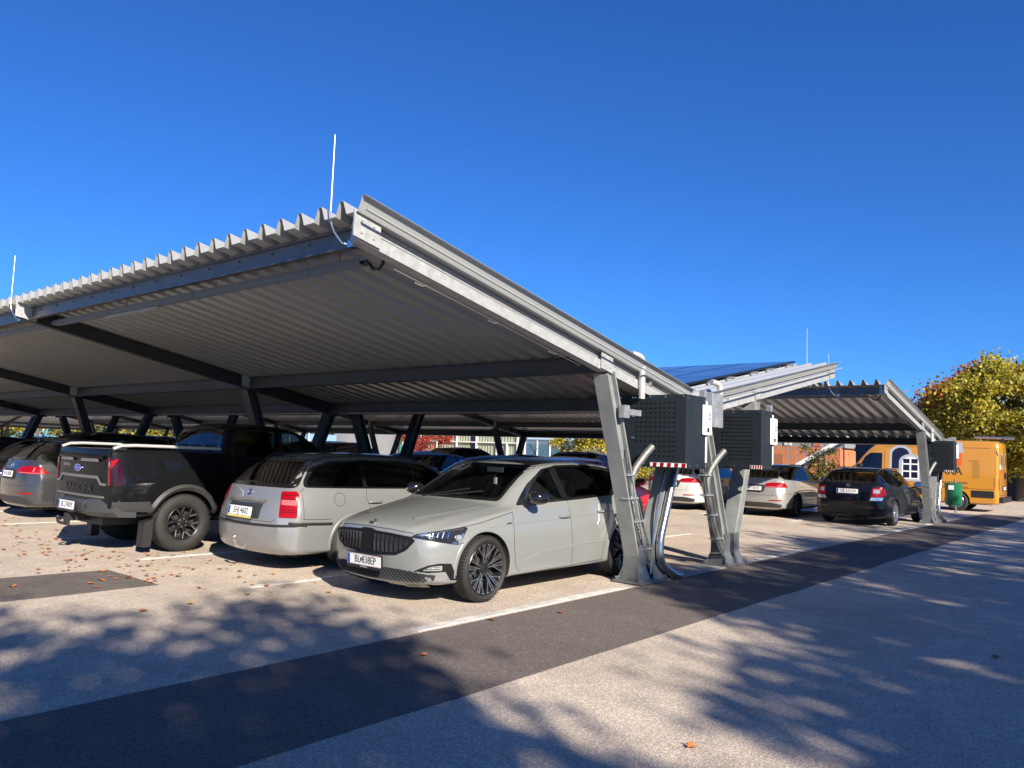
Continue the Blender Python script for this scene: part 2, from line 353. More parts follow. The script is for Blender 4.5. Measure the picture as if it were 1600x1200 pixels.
def wheel_meshes(style, r, rr, wd):
    key = (style, r, rr, wd)
    if key in WC: return WC[key]
    b = MB(); h = wd / 2  # axis along y, outer face at +y
    sw = .012; prof = [(rr, h - .02), (rr + .012, h - .004), (rr + (r - rr) * .45, h + sw * .6), (r - .03, h - .004), (r - .010, h - .022), (r, h - .05)]
    for g in (-.045, 0., .045):
        if style != 'van': prof += [(r, g * wd / .2 + .006), (r - .007, g * wd / .2 + .004), (r - .007, g * wd / .2 - .004), (r, g * wd / .2 - .006)][::1] if False else []
    gr = []
    for g in (.05, .017, -.017, -.05):
        g *= wd / .2; gr += [(r, g + .005), (r - .007, g + .004), (r - .007, g - .004), (r, g - .005)]
    prof += gr + [(r, -h + .05), (r - .010, -h + .022), (r - .03, -h + .004), (rr, -h + .02)]
    b.lathe(prof, 56); t = b.build('wheel', RUB, None, True, angle=55)
    if style == 'ranger' or style == 'star':
        bb = MB()
        for k in range(64 if style == 'star' else 40):
            a = 2 * math.pi * k / (64 if style == 'star' else 40); M = Matrix.Rotation(a, 4, 'Y')
            for sg in (-1, 1): bb.box(r - .004, r + .002, sg * h * .52, sg * h * .86, -.006 if style == 'star' else -.018, .002 if style == 'star' else .018, M)
        o2 = bb.build('tread', RUB)
        bm = bmesh.new(); bm.from_mesh(t.data); bm.from_mesh(o2.data); bm.to_mesh(t.data); bm.free(); bpy.data.objects.remove(o2)
    dk = ALUD if style in ('star', 'ranger', 'dark') else ALU
    b = MB(); b.lathe([(rr + .004, h - .012), (rr - .004, h - .006), (rr - .016, h - .012), (rr - .03, h - .05), (rr - .035, -h + .03), (rr, -h + .03)], 48)
    b.k = 1; b.lathe([(.0, .0), (rr - .03, .0), (rr - .03, -.01), (0, -.01)], 32)  # dark drum behind the spokes
    b.lathe([(.13, .03), (.13, .01), (.0, .03)], 24)
    b.k = 0; b.lathe([(.0, h - .022), (.028, h - .022), (.034, h - .03), (.075, h - .04), (.08, h - .07), (.0, h - .07)], 24)
    pi2 = 2 * math.pi
    if style == 'star':
        for k in range(5):
            a = pi2 * k / 5 + .3
            for s in (-1, 1):
                spoke(b, .05, rr - .012, a + s * .10, a + s * .17, .022, .03, h - .042, h - .012, .03)
                spoke(b, rr * .50, rr - .012, a + s * .13, a + s * .46, .022, .028, h - .03, h - .014, .03)
        b.k = 2
        for k in range(5):
            a = pi2 * k / 5 + .3
            for s in (-1, 1):
                spoke(b, .06, rr - .012, a + s * .16, a + s * .235, .006, .006, h - .036, h - .006, .004)
                spoke(b, rr * .50, rr - .012, a + s * .235, a + s * .53, .006, .006, h - .024, h - .008, .004)
                spoke(b, rr * .42, rr - .012, a + s * .10, a + s * .10, .006, .005, h - .03, h - .006, .004)
                spoke(b, rr - .016, rr - .016, a + s * .10, a + s * .235, .006, .006, h - .006, h - .006, .004)
                spoke(b, rr - .016, rr - .016, a + s * .40, a + s * .53, .006, .006, h - .008, h - .008, .004)
    elif style == 'ranger':
        for k in range(6):
            a = pi2 * k / 6 + .25
            spoke(b, .06, rr * .62, a, a, .055, .045, h - .05, h - .04, .035)
            for s in (-1, 1): spoke(b, rr * .56, rr - .01, a + s * .03, a + s * .24, .032, .034, h - .04, h - .016, .035)
        b.k = 2
        for k in range(6):
            a = pi2 * k / 6 + .25
            for s in (-1, 1): spoke(b, rr * .56, rr - .012, a + s * .07, a + s * .275, .005, .006, h - .036, h - .011, .004)
            b.lathe([(0, h - .03), (.011, h - .032), (.011, h - .05)], 8, fn=lambda r2, a2, hh, a=a: (.055 * math.cos(a + .5) + r2 * math.cos(a2), hh, .055 * math.sin(a + .5) + r2 * math.sin(a2)))
    elif style == 'cover':
        for k in range(10):
            a = pi2 * k / 10; spoke(b, .05, rr - .012, a, a, .045, .085, h - .03, h - .014, .02)
    else:
        n = 5 if style in ('five', 'dark') else 10
        for k in range(n):
            a = pi2 * k / n
            if n == 5:
                for s in (-1, 1): spoke(b, .05, rr - .012, a + s * .14, a + s * .17, .03, .036, h - .04, h - .014, .03)
            else: spoke(b, .05, rr - .012, a, a, .03, .03, h - .04, h - .014, .03)
    rim = b.build('rim', [dk, INTER, ALU], None, True, angle=30)
    WC[key] = (t.data, rim.data); bpy.data.objects.remove(t); bpy.data.objects.remove(rim); return WC[key]
def wheels(root, xs, track, r, rr, wd, style):
    tm, rm = wheel_meshes(style, r, rr, wd)
    for x in xs:
        for sd in (1, -1):
            o = bpy.data.objects.new('wheel', tm); col.objects.link(o); o.parent = root; o.location = (x, sd * (track - wd / 2), r)
            if sd < 0: o.rotation_euler = (0, 0, math.pi)
            c = bpy.data.objects.new('rim', rm); col.objects.link(c); c.parent = o
def plate(root, x, y, z, face, txt, w_=.52, h=.11, tilt=0., frame=True, cz=False, red=False, parent=None, cover=None):
    """face -1: looks to -x, +1: looks to +x"""
    M = Matrix.Translation((x, y, z)) @ Matrix.Rotation(tilt, 4, 'Y')
    fn = lambda a, b_, t=0.: M @ V((face * (.008 + t), face * a, b_))
    b = MB(); b.box(-.008 if face > 0 else -.004, .004 if face > 0 else .008, -w_ / 2 - .012, w_ / 2 + .012, -h / 2 - .03, h / 2 + .012, M)
    P = b.build('licence_plate', DARK, parent or root)
    b = MB(); b.prism(rnd([(-w_ / 2, -h / 2), (w_ / 2, -h / 2), (w_ / 2, h / 2), (-w_ / 2, h / 2)], .01, 2), fn, 0, .003); b.build('plate_face', WHITE, P)
    b = MB(); b.prism([(-w_ / 2 + .004, -h / 2 + .006), (-w_ / 2 + .045, -h / 2 + .006), (-w_ / 2 + .045, h / 2 - .006), (-w_ / 2 + .004, h / 2 - .006)], fn, .0032, .0038); b.build('country_band', BLUE, P)
    if txt: lettering(txt, h * .98, lambda a, b_, k: fn(a + .022, b_, .0036 + k), INK, P, bold=.004, sx=.74 if len(txt) > 8 else .8)
    if red:
        b = MB()
        for zz in (-h / 2 + .002, h / 2 - .006): b.prism([(-w_ / 2 + .004, zz), (w_ / 2 - .004, zz), (w_ / 2 - .004, zz + .003), (-w_ / 2 + .004, zz + .003)], fn, .0032, .0036)
        b.build('red_border', REDL, P)
    if cz:
        b = MB(); b.prism([(-w_ / 2, -h / 2 - .026), (w_ / 2, -h / 2 - .026), (w_ / 2, -h / 2 - .004), (-w_ / 2, -h / 2 - .004)], fn, 0, .002); b.build('dealer_strip', YEL, P)
    if cover: lettering(cover, .02, lambda a, b_, k: fn(a, b_ - h / 2 - .014, .002 + k), WHITE, P, name='dealer_lettering')
    return P
def seats(root, x0, x1, z0=.42, w_=.72, bench=True, h=.72):
    b = MB()
    def seat(x, y, ww):
        M = Matrix.Translation((x, y, z0)); b.box(-.25, .25, -ww / 2, ww / 2, -.1, .12, M)
        N = M @ Matrix.Translation((.24, 0, .05)) @ Matrix.Rotation(R_(16), 4, 'Y'); b.box(-.06, .07, -ww / 2, ww / 2, 0, h - .16, N)
        for yy in ([0] if ww < .7 else [-.4, 0, .4]): b.box(-.045, .045, yy - .13, yy + .13, h - .13, h + .05, N)
    for sd in (-1, 1): seat(x0, sd * w_ / 2, .48)
    if bench: seat(x1, 0, 1.25)
    return b.build('seats', INTER, root, bevel=.03)
def steering(root, x, y, z, parent=None):
    b = MB(); M = Matrix.Translation((x, y, z)) @ Matrix.Rotation(R_(-65), 4, 'Y'); p = [M @ V((.18 * math.cos(t), .18 * math.sin(t), 0)) for t in [2 * math.pi * k / 24 for k in range(25)]]
    b.tube(p, .014, 8, False); b.bar(M @ V((0, -.17, 0)), M @ V((0, .17, 0)), .03, .02); b.bar(M @ V((0, 0, 0)), M @ V((-.17, 0, 0)), .03, .02, (0, 1, 0)); b.tube([M @ V((0, 0, -.01)), M @ V((0, 0, .02))], .05)
    return b.build('steering_wheel', DARK, root, True)
def mirror(B, x, z, sd, y, mt, cap=None, big=1.):
    """door mirror: shell with glass, on a short arm"""
    b = MB(); n = 9; k = big
    prof = [(0, .02, .02), (.03, .055, .075), (.09, .075, .10), (.15, .07, .105), (.17, .06, .095)]
    cy = y + .14 * k
    vs = []; N = 14
    for (dx, a, c) in prof:
        for i in range(N):
            t = 2 * math.pi * i / N; ct, st_ = math.cos(t), math.sin(t); e = .75
            vs.append((x + dx * k - .06, sd * (cy + math.copysign(abs(ct) ** e, ct) * c * k * 1.05), z + .06 + math.copysign(abs(st_) ** e, st_) * a * k))
    fs = [(i * N + j, i * N + (j + 1) % N, (i + 1) * N + (j + 1) % N, (i + 1) * N + j) for i in range(len(prof) - 1) for j in range(N)] + [tuple(range(N))[::-1]]
    m_ = (len(prof) - 1) * N; b.add(vs, fs); b.k = 1; b.add([vs[m_ + j] for j in range(N)], [tuple(range(N))])
    b.k = 2; b.add([], []); b.bar((x + .02, sd * (y - .04), z - .03), (x + .03, sd * (cy - .01), z + .005), .07, .035)
    return b.build('door_mirror', [mt, CHR, DARK], B.root, True, angle=50)
def handle(B, ax, x, z, mt, l=.2):
    b = MB(); n = 9; sd = -1 if ax == 'L' else 1
    pts = [B.P(ax, x - l / 2 + l * i / (n - 1), z + .0, .004 + .028 * math.sin(math.pi * (i + .4) / (n - .2)) ** .5) for i in range(n)]
    b.tube(pts, [.011] + [.014] * (n - 2) + [.011], 8); return b.build('door_handle', mt, B.root, True)
def badge(B, ax, y, z, r, mt, ring=CHR, off=.006, name='emblem'):
    b = MB(); p0 = B.P(ax, y, z, 0); p1 = B.P(ax, y, z, .02); d = (p1 - p0).normalized(); u = d.orthogonal().normalized()
    if abs(u.z) < .5: u = (V((0, 0, 1)) - d * d.z).normalized()
    v = d.cross(u)
    P = lambda a, c, t: p0 + u * c + v * a + d * t
    b.prism(circ(0, 0, r, r, 24), P, -.004, off); b.k = 1; N = 24
    for i in range(N):
        t0, t1 = 2 * math.pi * i / N, 2 * math.pi * (i + 1) / N; q = [(r * math.cos(t0), r * math.sin(t0)), (r * math.cos(t1), r * math.sin(t1)), (r * .86 * math.cos(t1), r * .86 * math.sin(t1)), (r * .86 * math.cos(t0), r * .86 * math.sin(t0))]
        b.prism(q, P, off, off + .003)
    b.prism([(-r * .62, -.1 * r), (.1 * r, -.1 * r), (.1 * r, -.45 * r), (.7 * r, 0), (.1 * r, .45 * r), (.1 * r, .1 * r), (-r * .62, .1 * r)], P, off, off + .003)
    return b.build(name, [mt, ring], B.root)
# ---------------------------------------------------------------- the vehicles
def lines(B, specs, name='panel_gap', mt=SEAM, w_=.006, off=.0012):
    b = MB()
    for ax, pts in specs: B.strip(b, ax, pts, w_, off)
    return b.build(name, mt, B.root)
def mx(poly): return [(-a, b) for a, b in poly]
def hatch_scala(root):
    P = paint('pale_grey_paint', (.18, .188, .182), 0, .3); w = .896
    st = stations(4.36, w, .17, .762, .99, 1.12, 1.98, 1.475, 3.86, 1.415, 4.20, 1.03, .24, -.2, .60, .915, .985, zl=.90, bow=.30)
    B = Body(root, st, P, 3, (.55, .6, .5), extra=((4, 5, 8, .6),)); ax = (.85, 3.49)
    B.arches(ax, .375, .335)
    prof = [(1.35, .62), (1.30, .90), (2.02, 1.33), (2.6, 1.40), (3.6, 1.34), (3.95, 1.02), (3.95, .62)]
    B.cabin(prof, .76, .56, .62, 1.40)
    dlo = rnd([(1.38, .955), (1.70, 1.18), (2.04, 1.345), (2.34, 1.39), (2.70, 1.40), (3.20, 1.39), (3.60, 1.345), (3.88, 1.19), (3.80, 1.08), (3.50, 1.045), (2.6, 1.0)], .03)
    w1 = rnd([(1.55, .985), (1.80, 1.19), (2.07, 1.325), (2.17, 1.352), (2.22, 1.01)], .03)
    w2 = rnd([(2.33, 1.015), (2.29, 1.365), (2.62, 1.378), (2.94, 1.365), (3.03, 1.055), (2.9, 1.04)], .035)
    w3 = rnd([(3.10, 1.065), (3.03, 1.355), (3.25, 1.345), (3.55, 1.305), (3.76, 1.18), (3.70, 1.11)], .03)
    for q in (w1, w2, w3): B.opening('S', inset(q, -.006), .50, 1.2)
    wsp = rnd([(-.625, 1.02), (.625, 1.02), (.495, 1.385), (-.495, 1.385)], .05); wso = rnd([(-.675, .992), (-.3, .998), (.3, .998), (.675, .992), (.53, 1.40), (.3, 1.428), (-.3, 1.428), (-.53, 1.40)], .05)
    B.opening('F', inset(wsp, -.006), .9, 2.1)
    rg = rnd([(-.55, 1.06), (.55, 1.06), (.46, 1.32), (-.46, 1.32)], .05); B.opening('F', inset(rg, -.006), 3.6, 5.2)
    B.finish()
    for a in 'LR':
        B.panel(a, dlo, GLOSS, 'window_surround', holes=[w1, w2, w3], off=.005, res=.03)
        for q, g in ((w1, GLS), (w2, GLS), (w3, GLSD)): B.panel(a, q, g, 'side_window', off=-.001)
        b = MB(); B.strip(b, a, [(2.225, 1.0), (2.17, 1.38)], .012, .004); b.build('pillar_trim', TRIM, root)
    B.panel('F', wso, GLOSS, 'windscreen_border', holes=[wsp], off=.003); B.panel('F', wsp, GLS, 'windscreen', off=-.001)
    B.panel('B', rnd([(-.68, 1.0), (.68, 1.0), (.54, 1.375), (-.54, 1.375)], .05), GLOSS, 'rear_glass_border', holes=[rg], off=.003); B.panel('B', rg, GLSD, 'rear_window', off=-.001)
    B.panel('T', rnd([(2.02, -.50), (2.02, .50), (3.85, .48), (3.85, -.48)], .08), ROOFB, 'glass_roof', off=.003, res=.09)
    # grille
    g = rnd([(-.60, .635), (-.545, .672), (-.32, .692), (-.12, .700), (-.06, .716), (.06, .716), (.12, .700), (.32, .692), (.545, .672), (.60, .635), (.52, .545), (.40, .488), (.18, .476), (-.18, .476), (-.40, .488), (-.52, .545)], .02)
    gi = rnd([(-.555, .632), (-.515, .652), (-.30, .674), (-.05, .680), (.05, .680), (.30, .674), (.515, .652), (.555, .632), (.49, .56), (.385, .512), (.17, .5), (-.17, .5), (-.385, .512), (-.49, .56)], .015)
    G = B.panel('F', g, BAR, 'grille_frame', holes=[gi], off=.012, lim=.3); B.panel('F', gi, DARK, 'grille', off=.001)
    b = MB()
    for s in (-1, 1):
        for k in range(8):
            y = s * (.115 + k * .055); hb = max(.505, .5 + max(0, abs(y) - .36) * .5); ht = .672 - max(0, abs(y) - .25) * .075
            B.strip(b, 'F', [(y, hb), (y - s * .006, (hb + ht) / 2), (y, ht)], .026, .002, .020)
    b.build('grille_bar', BAR, root)
    B.panel('F', rnd([(-.085, .505), (.085, .505), (.085, .665), (-.085, .665)], .01), BAR, 'radar_cover', off=.006)
    badge(B, 'F', 0, .775, .040, GLOSS, ALU, off=.008)
    # hood creases and gaps
    b = MB()
    for s in (-1, 1):
        b = MB(); B.strip(b, 'T', [(.30, s * .36), (.55, s * .46), (.85, s * .54), (1.05, s * .585)], .14, -.004, .014)
        b.build('bonnet_crease', P, root, True, angle=178)
    sp = [('F', [(-.56, .705), (-.3, .727), (0, .734), (.3, .727), (.56, .705)])]
    for a in 'LR':
        sp += [(a, [(1.275, .93), (1.275, .55), (1.32, .33), (1.40, .26)]), (a, [(1.32, .225), (2.38, .245)]), (a, [(2.30, 1.0), (2.325, .6), (2.36, .26)]), (a, [(2.36, .245), (3.0, .26)]),
               (a, [(3.03, 1.03), (3.14, .92), (3.12, .72), (3.02, .50), (2.98, .27)]), (a, [(.47, .60), (.6, .62)]), (a, [(.50, .755), (.80, .80), (1.275, .895)])]
        handle(B, a, 2.19, .812, P); handle(B, a, 2.98, .845, P)
        b = MB(); B.strip(b, a, [(1.42, .36), (1.75, .44), (2.4, .475), (3.05, .49)], .02, .0, .006); B.strip(b, a, [(.62, .735), (1.3, .775), (2.2, .80), (3.2, .835), (4.0, .85)], .02, .0, .005); b.build('door_crease', P, root, True, angle=80)
        B.panel(a, rnd([(1.28, .175), (2.95, .175), (2.95, .225), (1.28, .222)], .01), GLOSS, 'side_skirt', off=.006)
        B.panel(a, [(1.16, .768), (1.25, .772), (1.262, .785), (1.222, .782), (1.222, .796), (1.195, .78), (1.163, .779)], DARK, 'fender_badge', off=.004, res=.03)
        # wheel arch flare
        b = MB(); 
        for x in ax: B.strip(b, a, [(x + .397 * math.cos(t), .335 + .397 * math.sin(t)) for t in [R_(k) for k in range(-14, 196, 7)]], .035, .0, .010)
        b.build('arch_lip', P, root, True, angle=80)
    lines(B, sp)
    for s in (-1, 1):
        A = ('A', 38, s, .3)
        # corner view: a runs outward; front edge of lamp towards the grille
        hl = rnd([(.30, .668), (.36, .700), (.60, .738), (.80, .766), (.84, .758), (.80, .66), (.765, .598), (.70, .605), (.50, .640)], .012)
        H = B.panel(A, hl, LAMPD, 'headlight', off=.003)
        b = MB(); B.strip(b, A, [(.36, .69), (.6, .726), (.80, .75)], .012, .005, .004); B.strip(b, A, [(.70, .62), (.765, .612), (.80, .70)], .02, .005, .004)
        for k in range(4): B.strip(b, A, [(.50 + k * .05, .668 - k * .004), (.515 + k * .05, .712 + k * .003)], .022, .005, .01)
        b.build('lamp_reflector', CHR, H)
        b = MB(); p = B.P(A, .745, .66, .006); 
        if p: b.lathe([(0, .006), (.03, .004), (.034, -.01)], 20, fn=lambda r, a, h, p=p: p + V((-h * 3, r * math.cos(a), r * math.sin(a))))
        b.build('lamp_lens', CLEAR, H, True)
        fg = rnd([(.36, .350), (.49, .408), (.60, .425), (.705, .42), (.765, .255), (.70, .258), (.655, .345), (.50, .336)], .008)
        B.panel(A, fg, BAR, 'fog_lamp_surround', off=.006, lim=.4)
        fl = rnd([(.44, .356), (.50, .391), (.62, .404), (.62, .356)], .012); F = B.panel(A, fl, CLEAR, 'fog_lamp', off=.010)
        b = MB(); B.strip(b, A, [(.47, .370), (.61, .370)], .010, .012, .006); B.strip(b, A, [(.50, .385), (.61, .390)], .008, .012, .006); b.build('lamp_reflector', CHR, F)
        B.panel('B', [(s * a, c) for a, c in rnd([(.40, .82), (.78, .80), (.79, .92), (.72, .95), (.45, .93)], .02)], REDL, 'tail_light', off=.004)
    lo = rnd([(-.74, .315), (-.44, .35), (-.2, .352), (.2, .352), (.44, .35), (.74, .315), (.80, .265), (.5, .232), (0, .222), (-.5, .232), (-.80, .265)], .01)
    B.panel('F', lo, DARK, 'lower_intake', off=.003)
    b = MB()
    for j in range(5):
        for k in range(-15, 16):
            y = k * .046 + (j % 2) * .023; z = .245 + j * .022
            if abs(y) < .72 - abs(z - .28) * 1.5 and .236 < z < .335: B.strip(b, 'F', circ(y, z, .021, .0125, 6), .004, .004, .004, closed=True, res=.05)
    b.build('honeycomb_mesh', TRIM, root)
    b = MB(); B.strip(b, 'F', [(-.74, .205), (-.4, .19), (0, .185), (.4, .19), (.74, .205)], .035, .0, .02); b.build('front_splitter', GLOSS, root, True)
    plate(root, -.012, 0, .398, -1, 'BL 838EP', tilt=R_(-4), red=True, cover='AUTOHAUS')
    b = MB()
    for dy in (-.058,):  # small crest between letters and number
        b.prism([(x * .013 + dy + .022, y * .021 + .398) for x, y in ((-1, 1), (1, 1), (1, -.2), (0, -1), (-1, -.2))], lambda a, c, t: (-.026 - t, -a, c), 0, .0006)
    b.build('plate_crest', TRIM, root)
    for s in (-1, 1): mirror(B, 1.50, .985, s, .84, GLOSS)
    seats(root, 2.25, 3.05); steering(root, 1.62, -.36 if False else .36, .88)
    b = MB(); b.box(1.28, 1.62, -.70, .70, .62, .905); b.build('dashboard', INTER, root, bevel=.04)
    b = MB(); b.box(1.93, 1.96, -.12, .12, 1.285, 1.345); b.tube([(1.95, 0, 1.29), (1.955, 0, 1.22)], .003, 6); b.k = 1; b.box(1.945, 1.965, -.018, .018, 1.14, 1.22); b.build('rear_view_mirror', [DARK, WHITE], root, bevel=.004)
    b = MB()
    for s in (-1, 1): b.tube([B.P('T', 1.12 + .02 * abs(s), s * .1 + .3, .012), B.P('T', 1.30, s * .1 - .3 * 1, .02) or (1.3, 0, 1.03)], .008, 6)
    b.build('wiper', DARK, root)
    wheels(root, ax, .888, .335, .262, .205, 'star')
    return B
def underside(root, L, w, z, xs):
    b = MB(); b.box(.45, L - .4, -w * .72, w * .72, z - .03, z + .12)
    for x in xs: b.tube([(x, -w * .8, z + .08), (x, w * .8, z + .08)], .05, 8)
    b.tube([(L - .9, w * .3, z - .02), (L - .25, w * .3, z)], .035, 8); b.tube([(L - 1.2, -w * .2, z), (L - .7, w * .3, z)], .03, 8); b.box(L - .85, L - .4, -.35, .35, z - .06, z + .05)
    return b.build('underbody', DARK, root)
def estate_silver(root):
    P = paint('silver_paint', (.255, .262, .262), .45, .34); L = 4.51; w = .865
    st = stations(L, w, .18, .70, .95, 1.15, 2.0, 1.455, 3.95, 1.40, 4.38, .99, .24, -.2, .60, .90, .955, zl=.80, bow=.26, bowr=-.19)
    st[9] = (3.98, -.10, .18, w, .47, .72, .80, .96, .60, 1.325, 1.40)
    B = Body(root, st, P, 3, (.3, .45, .4), extra=((11, 4, 8, .3),)); ax = (.92, 3.43)
    B.arches(ax, .345, .31)
    B.cabin([(1.4, .6), (1.35, .9), (2.05, 1.31), (2.7, 1.385), (3.85, 1.33), (4.15, 1.0), (4.15, .6)], .74, .55, .6, 1.385)
    side = [(1.50, .965), (1.85, 1.20), (2.10, 1.31), (2.5, 1.345), (3.2, 1.350), (3.72, 1.325), (4.00, 1.24), (4.12, 1.08), (4.13, 1.01), (3.4, .995), (2.4, .98)]
    dlo = rnd(side, .05); w1 = rnd([(1.56, .99), (1.88, 1.19), (2.12, 1.292), (2.30, 1.315), (2.33, .995)], .03)
    w2 = rnd([(2.39, 1.0), (2.36, 1.32), (2.8, 1.330), (3.18, 1.325), (3.20, 1.01)], .03); w3 = rnd([(3.26, 1.01), (3.24, 1.325), (3.70, 1.300), (3.96, 1.22), (4.07, 1.08), (4.08, 1.03)], .04)
    for q in (w1, w2, w3): B.opening('S', inset(q, -.006), .50, 1.2)
    rg = rnd([(-.60, 1.04), (.60, 1.04), (.50, 1.31), (-.50, 1.31)], .04); B.opening('F', inset(rg, -.006), 3.7, 5.2)
    wsp = rnd([(-.64, .99), (.64, .99), (.53, 1.36), (-.53, 1.36)], .05); B.opening('F', inset(wsp, -.006), .9, 2.1); B.finish()
    for a in 'LR':
        B.panel(a, dlo, GLOSS, 'window_surround', holes=[w1, w2, w3], off=.005, res=.03)
        for q in (w1, w2, w3): B.panel(a, q, GLSD, 'side_window', off=-.001)
        b = MB(); B.strip(b, a, [(1.28, .50), (3.05, .50)], .045, .004, .008); b.build('side_moulding', TRIM, root)
        b = MB(); B.strip(b, a, [(3.78, .575), (4.33, .59)], .035, .004, .010); b.build('bumper_moulding', DARK, root)
        handle(B, a, 2.28, .815, P, .22); handle(B, a, 3.10, .82, P, .22)
        A = ('A', 45, 1 if a == 'R' else -1, 4.11); T = B.panel(A, rnd([(.245, .96), (.43, .965), (.465, .93), (.465, .655), (.25, .655)], .02), REDL, 'tail_light', off=.006, res=.03)
        b2 = MB()
        for zz in (.72, .745, .80, .87, .92): B.strip(b2, A, [(.26, zz), (.455, zz)], .006, .008, .002)
        b2.build('lens_rib', REDD, T); B.panel(A, rnd([(.265, .80), (.45, .80), (.45, .862), (.265, .862)], .01), mat('pink_lens', (.55, .10, .10), .15, coat=1), 'reversing_lamp', T, off=.009)
        b = MB()
        for x in ax: B.strip(b, a, [(x + .365 * math.cos(t), .31 + .365 * math.sin(t)) for t in [R_(k) for k in range(-8, 190, 7)]], .04, .0, .012)
        b.build('arch_lip', P, root, True, angle=80)
    B.panel('B', rnd([(-.70, 1.0), (.70, 1.0), (.62, 1.2), (.545, 1.345), (-.545, 1.345), (-.62, 1.2)], .05), GLOSS, 'rear_glass_border', holes=[rg], off=.003); B.panel('B', rg, GLSD, 'rear_window', off=-.001)
    B.panel('F', rnd([(-.72, .95), (.72, .95), (.58, 1.40), (-.58, 1.40)], .05), GLOSS, 'windscreen_border', holes=[wsp], off=.003); B.panel('F', wsp, GLS, 'windscreen', off=-.001)
    pr = rnd([(-.34, .62), (.34, .62), (.36, .80), (-.36, .80)], .02); B.panel('B', pr, TRIM, 'plate_recess', off=.002)
    b = MB(); B.strip(b, 'B', [(-.38, .825), (0, .835), (.38, .825)], .05, .005, .03); b.build('boot_handle', P, root, True)
    b = MB(); B.strip(b, 'B', [(-.84, .565), (-.5, .555), (-.2, .55), (.2, .55), (.5, .555), (.84, .565)], .03, .004, .012); b.build('bumper_moulding', DARK, root)
    b = MB(); B.strip(b, 'B', [(-.3, 1.035), (-.1, 1.05), (.05, 1.045)], .015, .004, .012); b.build('wiper', DARK, root)
    B.panel('B', rnd([(-.2, 1.36), (.2, 1.36), (.2, 1.375), (-.2, 1.375)], .005), REDD, 'brake_light', off=.004)
    sp = [('B', [(-.66, .98), (-.655, .66), (-.56, .60), (.56, .60), (.655, .66), (.66, .98)])]
    for a in 'LR': sp += [(a, [(1.28, .93), (1.28, .40), (1.35, .22)]), (a, [(1.35, .21), (3.0, .21)]), (a, [(2.36, .97), (2.36, .24)]), (a, [(3.22, 1.0), (3.24, .88), (3.14, .66), (3.02, .50)]), (a, circ(3.66, .865, .082, .082, 28) + [(3.742, .865)]), (a, [(3.80, .63), (4.18, .64)]), (a, [(4.14, 1.0), (4.18, .97), (4.18, .64)])]
    lines(B, sp)
    plate(root, L + .012, 0, .70, 1, '5HJ 4602', tilt=R_(-8), cz=True)
    badge(B, 'B', 0, .925, .042, GLOSS, ALU)
    for s in (-1, 1): mirror(B, 1.52, .96, s, .81, P)
    seats(root, 2.25, 3.1); underside(root, L, w, .2, ax)
    b = MB(); b.tube([(L - .35, 0, .24), (L - .05, 0, .245), (L + .04, 0, .27), (L + .07, 0, .36)], .02, 10); b.lathe([(0, .045)] + [(.027 * math.sin(t), .027 * math.cos(t)) for t in [R_(k) for k in range(0, 181, 20)]], 14, fn=lambda r, a, h: (L + .07 + r * math.cos(a), r * math.sin(a), .385 + h)); b.build('tow_bar', ALU, root, True)
    b = MB()
    for s in (-1, 1): b.tube([B.P('T', 2.15, s * .57, .0), B.P('T', 2.3, s * .575, .04), B.P('T', 3.2, s * .57, .045), B.P('T', 3.75, s * .56, .04), B.P('T', 3.88, s * .555, 0)], .014, 8)
    b.build('roof_rail', TRIM, root, True)
    b = MB(); p = B.P('T', 3.70, 0, 0); b.tube([p, p + V((.12, 0, .05)), p + V((.30, 0, .14))], .006, 6); b.build('aerial', DARK, root)
    wheels(root, ax, .855, .315, .20, .195, 'cover')
    return B
